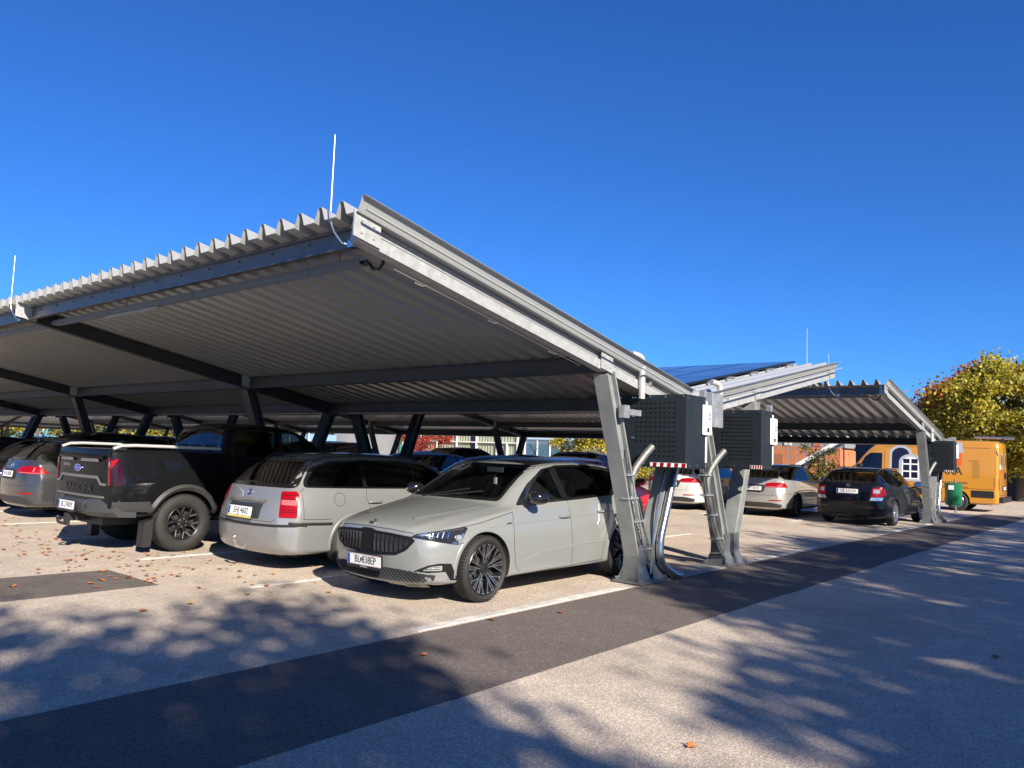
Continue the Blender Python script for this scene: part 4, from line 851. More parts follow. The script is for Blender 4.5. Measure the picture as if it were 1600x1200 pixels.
def leg(b, p, q, w0=.19, w1=.17):
    """open H shaft, slightly tapering in depth"""
    p, q = V(p), V(q); d = (q - p).normalized(); s = V((0, 1, 0)); u = s.cross(d).normalized()
    for sg in (-1, 1): # flanges
        for e in (0,):
            a0, a1 = p + u * sg * w0 / 2, q + u * sg * w1 / 2
            b.add([a0 - s * .10, a0 + s * .10, a1 + s * .10, a1 - s * .10, a0 - s * .10 - u * sg * .026, a0 + s * .10 - u * sg * .026, a1 + s * .10 - u * sg * .026, a1 - s * .10 - u * sg * .026], [(0, 1, 2, 3), (7, 6, 5, 4), (0, 4, 5, 1), (1, 5, 6, 2), (2, 6, 7, 3), (3, 7, 4, 0)])
    a0, a1, c0, c1 = p - u * w0 / 2, q - u * w1 / 2, p + u * w0 / 2, q + u * w1 / 2
    for yy in (-.05,):
        k = s * yy; b.add([a0 + k, c0 + k, c1 + k, a1 + k, a0 + k + s * .01, c0 + k + s * .01, c1 + k + s * .01, a1 + k + s * .01], [(0, 1, 2, 3), (7, 6, 5, 4)])
PANEL = mat('solar_cells', (.008, .011, .022), .2, .0, coat=.5, var=.08, vs=1.2); PFR = mat('module_frame', (.015, .015, .017), .35, .4)
def solar(root, xe, xl, ze, zl, y0, rows, cap, cols=3, off=.19):
    d = (xl - xe) / abs(xl - xe); s = (zl - ze) / abs(xl - xe); w_ = 1.70; h = 1.03; n = 0
    x00 = xe + d * .28; fn = lambda u, y, t: V((x00 + d * u, y, ze + s * (u + .28) + off + t))
    def module(b, i, j):
        u0 = i * (w_ + .02); y = y0 + j * (h + .02)
        b.k = 0; b.prism([(u0, y), (u0 + w_, y), (u0 + w_, y + h), (u0, y + h)], fn, -.035, 0)
        b.k = 1; b.prism([(u0 + .012, y + .012), (u0 + w_ - .012, y + .012), (u0 + w_ - .012, y + h - .012), (u0 + .012, y + h - .012)], fn, .0, .002)
        b.k = 2
        for q in (1, 2, 3, 4, 5): b.prism([(u0 + .02, y + h * q / 6 - .003), (u0 + w_ - .02, y + h * q / 6 - .003), (u0 + w_ - .02, y + h * q / 6 + .003), (u0 + .02, y + h * q / 6 + .003)], fn, .002, .0025)
    rest = MB(); MT = [PFR, PANEL, GALV]
    for j in range(rows):
        for i in range(cols):
            if n < cap: b = MB(); module(b, i, j); b.build('solar_panel', MT, root); n += 1
            else: module(rest, i, j)
    if rest.v: tag(rest.build('solar_panel', MT, root), kind='stuff')
    for u in (.35, 1.35, 2.07, 3.07, 3.79, 4.79):
        b = MB(); b.prism([(u - .02, y0 - .1), (u + .02, y0 - .1), (u + .02, y0 + rows * (h + .02)), (u - .02, y0 + rows * (h + .02))], fn, -.075, -.036); b.build('mounting_rail', GALV, root)
def carport(root, xc, dirs, nf, y0=5.0, ystart=4.80, bay=7.6, pans=(), tray=True):
    ribs = int((nf - 1) * bay / .29) + 2
    for d in dirs:  # -1: roof rising towards -x, +1: rising towards +x
        X = lambda u: xc + d * u; Z = lambda u: 3.385 - (5.80 - u) * .189  # underside of the deck at distance u from the valley
        dk = deck(X(5.93), X(.20), Z(5.93), Z(.20), ystart, ribs); dk.build('roof_deck', DECK, root, solid=.0025)
        b = MB(); ys = ystart - .012; b.bar((X(5.93), ys, Z(5.93) - .004), (X(.2), ys, Z(.2) - .004), .03, .012); b.build('edge_trim', DECK, root)
        for k in range(nf):
            y = y0 + k * bay; b = MB()
            if k: ibeam(b, (X(5.86), y, Z(5.86) - .105), (X(.12), y, Z(.12) - .105), .20, .12)
            else:
                b.bar((X(5.86), y, Z(5.86) - .148), (X(.12), y, Z(.12) - .148), .12, .115); b.bar((X(5.86), y + .02, Z(5.86) - .048), (X(.12), y + .02, Z(.12) - .048), .06, .084)
            for u in (5.82, 2.2, 1.15): # stiffener plates
                b.box(min(X(u - .006), X(u + .006)), max(X(u - .006), X(u + .006)), y - .058, y + .058, Z(u) - .20, Z(u) - .012)
            b.build('rafter', PLT if k == 0 else BEAM, root)  # inner rafters take the steel with roof shade in its colour
            if k < 4:
                for u, ww in ((5.80, .14), (2.20, .12)):
                    b = MB(); yy = y - .068; pl = [(u - ww, -.19), (u + ww, -.19), (u + ww, .02), (u - ww, .02)]
                    b.prism(pl, lambda a, c, t: (X(a), yy - t, Z(a) + c - .005), 0, .012)
                    for a in (-.07, .07):
                        for c in (-.14, -.04): b.tube([(X(u + a * .9), yy - .012, Z(u + a * .9) + c), (X(u + a * .9), yy - .022, Z(u + a * .9) + c)], .011, 6)
                    b.box(min(X(u - ww), X(u - ww + .01)), max(X(u - ww), X(u - ww + .01)), yy, y + .06, Z(u) - .17, Z(u) - .02)
                    b.build('splice_plate', PLT, root)
            for nm, p, q in (('leg', (X(1.36), y, .36), (X(2.14), y, Z(2.14) - .205)), ('leg', (X(1.03), y, .36), (X(.34), y, Z(.34) - .205))):
                b = MB(); leg(b, p, q); b.build('column_leg', LEGM if k == 0 else BEAM, root, bevel=0)  # inner legs likewise use the shade-darkened steel
            b = MB(); foot(b, X(1.20), y, 0); foot2 = b.build('column_foot', GALVD, root)
        L0, L1 = y0 - .06, y0 + (nf - 1) * bay + .2
        for u, hh, ww in ((5.72, .17, .07), (2.16, .20, .10), (.36, .18, .10)):
            b = MB(); zz = Z(u) - hh / 2 - .004; b.box(X(u) - ww / 2, X(u) + ww / 2, L0, L1, zz + hh / 2 - .012, zz + hh / 2); b.box(X(u) - ww / 2, X(u) + ww / 2, L0, L1, zz - hh / 2, zz - hh / 2 + .012); b.box(X(u) - .005, X(u) + .005, L0, L1, zz - hh / 2 + .012, zz + hh / 2 - .012)
            if u > 5:
                for k in range(int((L1 - L0) / .58)): b.tube([(X(u) + d * .005, L0 + .3 + .58 * k, zz + .03), (X(u) + d * .02, L0 + .3 + .58 * k, zz + .03)], .010, 6)
            b.build('purlin', STEEL if u > 5 else BEAM, root)  # inner purlins use the shade-darkened steel
        if tray:
            b = MB(); x = X(5.40); zt = Z(5.40) - .155; b.box(x - .05, x + .05, y0 + .45, L1, zt - .004, zt); b.box(x - .05, x - .046, y0 + .45, L1, zt, zt + .06); b.box(x + .046, x + .05, y0 + .45, L1, zt, zt + .06)
            for k in range(int((L1 - L0) / 2.2)):
                for yy in (y0 + .8 + 2.2 * k,): b.bar((x, yy, zt), (x, yy, zt + .15), .008, .008, (0, 1, 0)); b.box(x - .056, x + .056, yy + .4, yy + .43, zt - .008, zt + .062)
            t = b.build('cable_tray', TRAY, root)
            for k in range(3 if d < 0 else 1):
                b = MB(); yy = y0 + 4.3 + k * 7.6; b.box(x - .025, x + .025, yy, yy + 1.5, zt - .04, zt - .012)
                b.k = 1; b.box(x - .02, x + .02, yy + .03, yy + 1.47, zt - .05, zt - .04); b.build('strip_light', [GALV, mat('diffuser', (.34, .34, .33), .3)], root)
            if d < 0:
                b = MB(); b.tube([(x, y0 + .45, zt + .02), (x - .01, y0 + .36, zt + .0), (x - .01, y0 + .30, zt - .06), (x - .01, y0 + .22, zt - .07), (x - .01, y0 + .17, zt - .02), (x - .01, y0 + .15, zt + .08), (x, y0 + .06, zt + .10)], .016, 8); b.build('cable', DARK, root, True)
                b = MB(); b.tube([(X(5.35), y0 + .10, Z(5.35) - .215), (X(2.5), y0 + .10, Z(2.5) - .215)], .005, 6)
                for u in (5.0, 4.0, 3.0): b.tube([(X(u + .1), y0 + .10, Z(u) - .22), (X(u), y0 + .10, Z(u) - .235), (X(u - .1), y0 + .10, Z(u) - .205)], .009, 6)
                b.build('earth_wire', CHR, root)
    for d, y1, rows, cap in pans:
        solar(root, xc + d * 5.93, xc + d * .2, 3.41, 3.41 - 5.73 * .189, y1, rows, cap)
    # valley gutter
    L0, L1 = ystart - .12, y0 + (nf - 1) * bay + .2; gx = xc + (0 if len(dirs) > 1 else dirs[0] * .02); b = MB(); hw = .20
    b.box(gx - hw, gx + hw, L0, L1, 2.16, 2.168); b.box(gx - hw, gx - hw + .008, L0, L1, 2.168, 2.36); b.box(gx + hw - .008, gx + hw, L0, L1, 2.168, 2.36); b.box(gx - hw + .008, gx + hw - .008, L0, L0 + .008, 2.168, 2.36); b.build('valley_gutter', GALV, root)
    b = MB(); b.box(gx - .17, gx + .17, L0 - .10, L0 - .002, 1.96, 2.41); b.build('gutter_end_box', GALV, root, bevel=.004)
PIPEM = mat('steel_pipe', (.40, .41, .42), .27, .95, var=.08, vs=6); PIPEG = mat('grey_pipe', (.42, .42, .41), .45, .3, var=.08); CONDUIT = mat('flexible_conduit', (.17, .17, .168), .4, .5, bump=.6, bs=90)
def bend(pts, n=6):
    """round the corners of a path"""
    P = [V(p) for p in pts]; o = [P[0]]
    for a, b_, c in zip(P, P[1:], P[2:]):
        r = min((a - b_).length, (c - b_).length) * .5; p, q = b_ + (a - b_).normalized() * r, b_ + (c - b_).normalized() * r
        o += [p * (1 - t) ** 2 + b_ * 2 * t * (1 - t) + q * t * t for t in [k / n for k in range(n + 1)]]
    return o + [P[-1]]
ct = empty('solar_carport', (0, 0, 0), 0, 'long double carport nearest the camera, corrugated roof on slanted columns', 'carport', 'carports of the car park')
carport(ct, 9.75, (-1, 1), 5, pans=((-1, 6.5, 27, 33), (1, 5.6, 28, 63)))
c2 = empty('solar_carport', (0, 0, 0), 0, 'single sloping carport further back, over the estate cars before the yellow van', 'carport', 'carports of the car park')
carport(c2, 25.2, (-1,), 8, pans=((-1, 6.5, 34, 42),), tray=True)
c3 = empty('solar_carport', (26.5, 80.5, 0), math.pi / 2, 'far carport with sunlit eave, glimpsed under the near roof at the left edge', 'carport', 'carports of the car park')
carport(c3, 5.8, (-1,), 6, y0=-7.0, ystart=-7.2, tray=False)
# things fixed on the near legs: conduits, pipes (parts of the carport)
def fittings(root, dx, y=4.95):
    """cable conduit and thin pipes that climb beside a leg; dx shifts the set from the nearest leg"""
    F = lambda x, z, yy=0.: (x + dx, y + yy, z)
    b = MB(); b.tube(bend([F(9.05, .02, -.05), F(8.68, .20), F(8.42, .57), F(8.20, .98), F(8.17, 1.32), F(8.36, 1.56, -.08), F(8.46, 1.66, -.12)], 8), .046, 14); b.build('conduit', CONDUIT, root, True)
    for x, r, z1, m_ in ((-.085, .015, 1.62, PIPEM), (-.125, .011, 1.50, CONDUIT), (.075, .012, .95, CONDUIT)):
        b = MB(); b.tube(bend([F(8.90 + x, .02, -.06), F(8.62 + x, .26, -.03), F(8.36 + x, .70, -.03), F(8.20 + x, 1.05, -.03), F(8.08 + x, z1, -.03)], 5), r, 8); b.build('cable_pipe', m_, root, True)
    for z, x in ((.40, 8.50), (.74, 8.32), (1.02, 8.17), (1.30, 8.12)):
        b = MB(); b.box(x + dx - .13, x + dx + .10, y - .06, y + .05, z, z + .018); b.tube([F(x + .10, z + .01), F(x + .15, z + .01, -.02)], .013, 6); b.build('pipe_clamp', GALV, root)
fittings(ct, 0); fittings(ct, 2.05); fittings(c2, 15.45)
for rt, dx in ((ct, 0), (c2, 15.6)):
    P_ = lambda x, z, y=4.85: (x + dx, y, z)
    b = MB(); b.tube(bend([P_(9.42, 2.1), P_(9.08, 1.37), P_(8.94, 1.01), P_(8.72, .48), P_(8.72, .22, 4.83), P_(9.02, .06, 4.78), P_(9.12, .055, 4.76)], 7), .05, 16); b.build('downpipe', PIPEM, rt, True)
    b = MB(); b.tube(bend([P_(8.98, 1.4, 4.92), P_(8.72, .8, 4.92), P_(8.60, .10, 4.9)], 5), .013, 8); b.build('cable_pipe', PIPEM, rt, True)
for x, rt, zt in ((8.30, ct, 2.76), (10.50, ct, 2.62), (23.9, c2, 2.66)):
    b = MB(); b.tube(bend([(x, 4.90, 2.24), (x, 4.90, zt), (x - .16, 4.96, zt + .02)], 8), .042, 14); b.build('cable_conduit', PIPEG, rt, True)
b = MB(); b.box(7.86, 8.20, 4.84, 4.88, 2.02, 2.09); b.box(7.78, 7.90, 4.82, 4.895, 1.98, 2.13); b.build('bracket', GALV, ct)
# ---------------------------------------------------------------- inverter cabinets
def cabinet(x, y0, y1, label, wide=.50, z0=1.42, z1=2.30, vent=True, sticker=True, inv=(.18, .05)):
    r = empty('inverter_cabinet', (x, y0, 0), 0, label, 'electrical cabinet', 'inverter cabinets on the carport columns')
    W = y1 - y0; b = MB(); b.box(0, wide, 0, W, z0, z1); b.build('housing', ANTH, r, bevel=.006)
    b = MB(); b.box(-.02, wide + .02, -.02, W + .02, z0 - .012, z0 + .0); b.build('bottom_flange', ANTH, r)
    # vent holes on the -x face: short dark louvre cups
    b = MB(); nx, nz = 9, 12; yy0, yy1 = .10 * W + .05, .70 * W; HO = mat('vent_hole', (.008, .009, .011), .8)
    b.prism([(yy0 - .03, z0 + .10), (yy1 + .03, z0 + .10), (yy1 + .03, z1 - .07), (yy0 - .03, z1 - .07)], lambda a, c, t: (t, a, c), -.0012, 0)
    for i in range(nx):
        for j in range(nz):
            if i > 6 and j < 3: continue
            y = yy0 + (yy1 - yy0) * i / (nx - 1); z = z0 + .13 + (z1 - z0 - .24) * j / (nz - 1)
            b.k = 1; b.prism(circ(y, z, .020, .022, 10), lambda a, c, t: (t, a, c), -.0018, -.0012)
            b.k = 0; b.prism([(y + .02 * math.cos(t), z + .022 * math.sin(t)) for t in [R_(q) for q in range(20, 161, 20)]] + [(y - .012, z + .004), (y + .012, z + .004)], lambda a, c, t: (t - (c - z) * .2, a, c), -.009, -.003)
    b.build('vent_grid', [ANTH, HO], r)
    b = MB()
    for y, z in [(W * q, z1 - .03) for q in (.04, .30, .52, .74, .78, .97)] + [(W * .97, z1 - .12), (W * .97, z1 - .26), (W * .78, z1 - .27), (W * .75, z1 - .27), (W * .78, z0 + .35), (W * .75, z0 + .35), (W * .1, z0 + .03), (W * .5, z0 + .03), (W * .34, z0 + .03), (W * .60, z0 + .03)]:
        b.tube([(0, y, z), (-.008, y, z)], .009, 8)
    for x_, z in ((.04, z1 - .05), (wide - .05, z1 - .05), (wide - .05, z0 + .30), (wide - .06, z1 - .42), (.1, z0 + .02), (.3, z0 + .02)): b.tube([(x_, 0, z), (x_, -.008, z)], .009, 8)
    b.build('screw', CHR, r)
    if sticker:
        b = MB(); n = 8; y_0, y_1 = -.012, (.50 if sticker is True else sticker) * W
        b.box(-.010, -.004, y_0, y_1, z0 - .004, z0 + .05); b.k = 1
        for k in range(5):
            u0 = y_0 + (y_1 - y_0) * k / 5; dd = (y_1 - y_0) / 10
            b.prism([(u0 + .012, z0 - .002), (min(u0 + .012 + dd, y_1), z0 - .002), (min(u0 - .012 + dd + .02, y_1), z0 + .048), (u0 - .0 + .004, z0 + .048)], lambda a, c, t: (t, a, c), -.0118, -.0102)
        b.build('hazard_strip', [WHITE, REDL], r)
    # the inverter itself shows past the far edge of the housing
    b = MB(); b.box(wide + .004, wide + .10, .02, W - .05, z0 + .06, z1 - .04); b.build('inverter', mat('inverter_white', (.72, .71, .68), .4), r, bevel=.015)
    b = MB(); yy = -.03; b.box(wide - .12, wide + .12, -.03, -.002, z1 - .48, z1 - .10); I = b.build('inverter_cover', mat('inverter_white', (.72, .71, .68), .4), r, bevel=.02)
    b = MB(); b.box(wide + .02, wide + .085, -.034, -.030, z1 - .28, z1 - .21); b.k = 1; b.prism([(wide + .035, z1 - .265), (wide + .07, z1 - .265), (wide + .07, z1 - .245), (wide + .053, z1 - .245), (wide + .053, z1 - .225), (wide + .035, z1 - .225)], lambda a, c, t: (a, t, c), -.0355, -.034); b.k = 2; b.box(wide - .02, wide + .04, -.034, -.030, z1 - .44, z1 - .385)
    b.build('maker_mark', [mat('purple_mark', (.22, .05, .30), .4), WHITE, DARK], I)
    b = MB(); b.box(wide + .05, wide + .12, .05, .12, z1 - .14, z1 + .10); b.build('bracket', GALV, r)
    return r
cabinet(8.55, 4.42, 5.38, 'anthracite perforated cabinet with red and white hazard strip, nearest the pale hatchback', wide=.52, z1=2.31)
cabinet(10.60, 4.32, 5.12, 'middle anthracite perforated cabinet, just right of the nearest one', wide=.40, z1=2.25, sticker=.2)
cabinet(24.35, 4.46, 5.20, 'small looking perforated cabinet in front of the yellow van, on the far carport leg', wide=.42, z1=2.28, sticker=.3)
# ---------------------------------------------------------------- lightning rods
def rod(x, y, z, h, label):
    r = empty('lightning_rod', (x, y, z), 0, label, 'lightning rod', 'lightning rods on the carport roofs')
    b = MB(); b.tube([(0, 0, 0), (0, 0, h)], [.0075, .005], 8); b.build('rod', mat('rod_alloy', (.75, .76, .76), .3, .6), r, True)
    b = MB(); b.tube(bend([(0, 0, .02), (.0, -.02, -.12), (.06, -.12, -.27), (.10, -.20, -.26)], 5), .008, 8); b.box(.06, .12, -.24, -.17, -.30, -.24); b.build('earth_lead', CHR, r, True)
for a in ((3.84, 5.28, 3.46, .68, 'thin white lightning rod at the near corner of the nearest carport roof'), (3.84, 12.85, 3.46, .68, 'thin white lightning rod on the nearest carport roof at the left edge of the photo'),
          (15.5, 5.4, 3.45, .75, 'faint lightning rod above the raised end of the roof with solar panels'), (19.3, 6.2, 3.45, .75, 'faintest lightning rod, above the far single carport roof')): rod(*a)
# ---------------------------------------------------------------- trees and plants
def leafmesh(name, clumps, per, size, mts, seed=1, spread=.45, pick=None, parent=None, flat=.6):
    r = np.random.default_rng(seed); C = np.array([c[:3] for c in clumps]); S = np.array([c[3] for c in clumps]); n = len(C) * per
    c = np.repeat(C, per, 0) + r.normal(0, 1, (n, 3)) * np.repeat(S, per)[:, None] * spread * np.array([1, 1, flat + .15])
    a = r.normal(0, 1, (n, 3)); a /= np.linalg.norm(a, axis=1)[:, None]; t = r.normal(0, 1, (n, 3)); t -= a * (a * t).sum(1)[:, None]; t /= np.linalg.norm(t, axis=1)[:, None]; u = np.cross(a, t)
    s = size * r.uniform(.6, 1.3, n)[:, None]; v = np.stack([c - t * s * .5, c + u * s * .32, c + t * s * .5, c - u * s * .32], 1).reshape(-1, 3)
    me = bpy.data.meshes.new(name); me.vertices.add(4 * n); me.vertices.foreach_set('co', v.ravel()); me.loops.add(4 * n); me.loops.foreach_set('vertex_index', np.arange(4 * n)); me.polygons.add(n); me.polygons.foreach_set('loop_start', np.arange(0, 4 * n, 4)); me.polygons.foreach_set('loop_total', np.full(n, 4))
    for m_ in mts: me.materials.append(m_)
    mi = pick(c, r) if pick else r.integers(0, len(mts), n); me.polygons.foreach_set('material_index', mi.astype(np.int32)); me.update(calc_edges=True); me.validate()
    o = bpy.data.objects.new(name, me); col.objects.link(o)
    if parent: o.parent = parent
    return o
def leaf_mat(name, c, tr=.42):
    if name in MATS: return MATS[name]
    m = bpy.data.materials.new(name); m.use_nodes = True; n = m.node_tree; n.nodes.remove(n.nodes['Principled BSDF']); out = n.nodes['Material Output']
    d = n.nodes.new('ShaderNodeBsdfDiffuse'); d.inputs[0].default_value = (*c, 1); t = n.nodes.new('ShaderNodeBsdfTranslucent'); t.inputs[0].default_value = (*[min(1, x * 1.2) for x in c], 1); g = n.nodes.new('ShaderNodeBsdfGlossy'); g.inputs['Roughness'].default_value = .55
    m1 = n.nodes.new('ShaderNodeMixShader'); m1.inputs[0].default_value = tr; m2 = n.nodes.new('ShaderNodeMixShader'); m2.inputs[0].default_value = .03; n.links.new(d.outputs[0], m1.inputs[1]); n.links.new(t.outputs[0], m1.inputs[2]); n.links.new(m1.outputs[0], m2.inputs[1]); n.links.new(g.outputs[0], m2.inputs[2]); n.links.new(m2.outputs[0], out.inputs[0]); MATS[name] = m; return m
BARK = mat('bark', (.09, .075, .06), .9, var=.3, vs=6, bump=.6, bs=14)
LG = [leaf_mat('leaf_green', (.25, .235, .03)), leaf_mat('leaf_yellow', (.42, .34, .03)), leaf_mat('leaf_gold', (.46, .36, .035)), leaf_mat('leaf_orange', (.40, .14, .02)), leaf_mat('leaf_red', (.36, .04, .03)), leaf_mat('leaf_dark', (.04, .055, .015))]
def limbs(b, base, h, spread, n, rg_, r0, targets=None):
    B0 = V(base); top = B0 + V((rg_.uniform(-.2, .2), rg_.uniform(-.2, .2), h * .45)); b.tube([B0, B0.lerp(top, .5) + V((.05, .03, 0)), top], [r0, r0 * .8, r0 * .65], 10)
    ends = []
    for k in range(n):
        a = 2 * math.pi * k / n + rg_.uniform(-.3, .3); q = top - V((0, 0, rg_.uniform(0, h * .15))); e = q + V((math.cos(a) * spread * rg_.uniform(.5, .95), math.sin(a) * spread * rg_.uniform(.5, .95), h * rg_.uniform(.1, .5)))
        m_ = q.lerp(e, .5) + V((0, 0, .1 * h * rg_.uniform(-.3, .6))); b.tube([q, m_, e], [r0 * .45, r0 * .28, r0 * .08], 7); ends.append(e)
        for j in range(3):
            f = m_ + V([rg_.uniform(-1, 1) * spread * .4, rg_.uniform(-1, 1) * spread * .4, rg_.uniform(.0, .3) * h]); b.tube([m_, m_.lerp(f, .5) + V((0, 0, .1)), f], [r0 * .2, r0 * .12, r0 * .04], 6); ends.append(f)
    return ends
def tree(name, loc, h, rad, zc, nc, per, leaf, mts, label, cat='tree', seed=1, pick=None, group=None, r0=.2, n=7, shell=.55, cs=.9, dens_z=1., flat=.6, spread=.45):
    rg_ = random.Random(seed); r = empty(name, loc, 0, label, cat, group); b = MB(); ends = limbs(b, (0, 0, -.02), h, rad, n, rg_, r0); b.build('trunk', BARK, r, True)
    cl = []
    while len(cl) < nc:
        d = V([rg_.gauss(0, 1) for _ in range(3)]).normalized(); k = rg_.uniform(shell, 1) ** .6; p = V((d.x * rad * k, d.y * rad * k, zc + d.z * (h - zc) * k * dens_z))
        if p.z > .35 * zc: cl.append((p.x, p.y, p.z, cs * rg_.uniform(.7, 1.25)))
    for e in ends: cl.append((e.x, e.y, e.z, cs * .8))
    leafmesh('crown', cl, per, leaf, mts, seed, spread, pick, r, flat); return r
def pk(*w):
    w = np.array(w, float) / sum(w)
    def f(c, r): 
        k = np.sin(c[:, 0] * 1.7 + 3) * np.sin(c[:, 1] * 1.9) * np.sin(c[:, 2] * 2.3) * .25
        return np.clip(np.searchsorted(np.cumsum(w), np.clip(r.random(len(c)) + k, 0, .9999)), 0, len(w) - 1)
    return f
def pick_big(c, r):
    base = pk(.42, .36, .16, .0, .0, .06)(c, r); red = (c[:, 1] * 1.0 + c[:, 2] * .55 > 5.5) & (c[:, 2] > 4.5); q = r.random(len(c)); base = np.where(red & (q < .5), 3, base); return np.where(red & (q > .5) & (q < .62), 4, base)
tree('maple_tree', (46, 5.5, 0), 7.0, 4.7, 4.2, 300, 210, .19, LG, 'large rounded tree turning yellow green with a red orange top left, behind the van', seed=4, pick=pick_big, r0=.28, n=9, shell=.6, cs=.8, spread=.42)
tree('maple_tree', (51, -2.0, 0), 7.4, 5.0, 4.6, 150, 140, .24, LG, 'darker green tree behind the large yellow green one at the right edge', seed=9, pick=pk(.5, .2, .1, 0, 0, .3), r0=.28, n=8, cs=1.0, spread=.5)
tree('red_maple', (42.5, 44.5, 0), 4.4, 2.5, 2.7, 60, 75, .17, LG, 'small crimson maple in front of the grey building, seen under the roofs', seed=7, pick=pk(0, 0, 0, .04, .96, 0), r0=.08, n=6, cs=.55)
tree('yellow_tree', (36, 24.6, 0), 3.9, 1.9, 2.2, 55, 90, .17, LG, 'small yellow green tree left of the nearest carport leg, by the building end', seed=8, pick=pk(.4, .4, .3, 0, 0, .1), r0=.08, n=6, cs=.5)
for k, (x, y, h, rd, mix, lb) in enumerate(((47, 66, 9, 4, (.5, .2, .1, 0, 0, .5), 'green tree beyond the parked cars, between the grey building and the blue containers'), (44, 88, 9, 4.5, (.6, .2, .1, 0, 0, .6), 'yellowish tree far behind the pickup, under the roof edge'), (33, 98, 9, 4.5, (.4, .3, .2, .05, 0, .5), 'golden tree beyond the end of the car park'), (12, 104, 9, 5, (.5, .3, .1, 0, 0, .5), 'yellow tree at far left beyond the far carport'), (52, 84, 9, 5, (.6, .2, .1, 0, 0, .4), 'dark green tree far beyond the pickup cab'))):
    tree('broadleaf_tree', (x, y, 0), h, rd, 4.2, 80, 70, .34, LG, lb, seed=20 + k, pick=pk(*mix), group='trees beyond the far end of the car park', r0=.2, cs=1.0)
# low hedge and lawn beyond the aisle
b = MB(); b.box(38, 39.2, 19.5, 26.0, 0, .5); 
hd = empty('hedge', (38.5, 23, 0), 0, 'low yellow green hedge across the far drive, seen below the nearest cabinet', 'hedge'); rr = random.Random(2)
leafmesh('foliage', [(rr.uniform(-.55, .55), rr.uniform(-3.5, 3.5), rr.uniform(.1, .85), .4) for _ in range(170)], 60, .12, LG, 5, .45, pk(.5, .4, .3, 0, 0, .3), hd); b = MB()
for k in range(14): b.tube([(rr.uniform(-.3, .3), -3.3 + k * .5, 0), (rr.uniform(-.3, .3), -3.3 + k * .5, .7)], .02, 5)
b.build('stems', BARK, hd)
lawn = leafmesh('lawn', [(rr.uniform(36.4, 37.6), rr.uniform(17, 29), .0, .3) for _ in range(260)], 45, .09, LG, 6, .6, pk(.6, .3, .1, 0, 0, .3), None, -.12); tag(lawn, kind='stuff')
b = MB(); b.prism([(34.5, 10), (35.2, 10), (35.2, 40), (34.5, 40)], lambda a, c, t: (a, c, t), 0, .12); tag(b.build('kerb', MATS['concrete']), kind='structure')
# shrubs before the glass front
for k, (x, y, h, mix, lb) in enumerate(((44, 14.6, 2.6, (.1, .1, .1, 0, 0, 1), 'dark leafless looking shrub beside the outside staircase'), (44.5, 12.9, 1.5, (0, 0, .1, .6, .8, .5), 'red leaved shrub in front of the dark container wall'), (43, 16.2, 1.0, (.0, .2, .3, .8, .2, .2), 'low russet bush behind the silver estate'))):
    r = empty('shrub', (x, y, 0), 0, lb, 'shrub', 'shrubs by the staircase'); b = MB()
    for j in range(7): b.tube([(0, 0, 0), (rr.uniform(-.5, .5), rr.uniform(-.5, .5), h * .8)], .02, 5)
    b.build('stems', BARK, r); leafmesh('foliage', [(rr.uniform(-.6, .6), rr.uniform(-.7, .7), rr.uniform(.2, h), .4) for _ in range(30)], 60, .13, LG, 40 + k, .4, pk(*mix), r)
# ---------------------------------------------------------------- buildings
GREY = mat('grey_cladding', (.34, .34, .33), .6, var=.08, vs=2); GREYD = mat('grey_panel', (.16, .165, .17), .5, .1, var=.08); CREAM = mat('curtain', (.62, .57, .40), .8, var=.18, vs=3, stretch=(1, 6, .15)); WHT = mat('white_render', (.75, .74, .71), .7, var=.05); ORA = mat('orange_render', (.62, .20, .085), .8, var=.12, vs=1.5)
GB = glass_mat('building_glass', (.8, .88, .9), .92); BLG = mat('blue_glazing', (.10, .18, .25), .08, .3, coat=1)
o1 = empty('office_building', (46, 34, 0), 0, 'grey building with curtained windows and white frames, seen beneath the carport roofs', 'building')
b = MB(); b.box(.3, 9, 0, 15.0, 0, .35); b.box(.3, 9, 0, 15, 3.35, 4.6); b.box(.3, .6, 15.0, 27, 0, 4.6); b.box(8.6, 9, 0, 27, 0, 4.6); b.box(.6, 8.6, 26.7, 27, 0, 4.6); b.box(.6, 9, .0, .3, .35, 3.35); b.build('wall', GREY, o1)
b = MB()
for k in range(24): b.box(.27, .298, 15.0 + k * .5 + .02, 15.0 + k * .5 + .48, 0.1, 4.55)
b.build('cladding', GREY, o1)
b = MB(); b.box(.1, .9, -.1, .6, 0, 4.6); b.build('white_pillar', WHT, o1)
ys = [.7, 2.6, 4.2, 6.3, 8.5, 10.7, 13.0, 15.0]
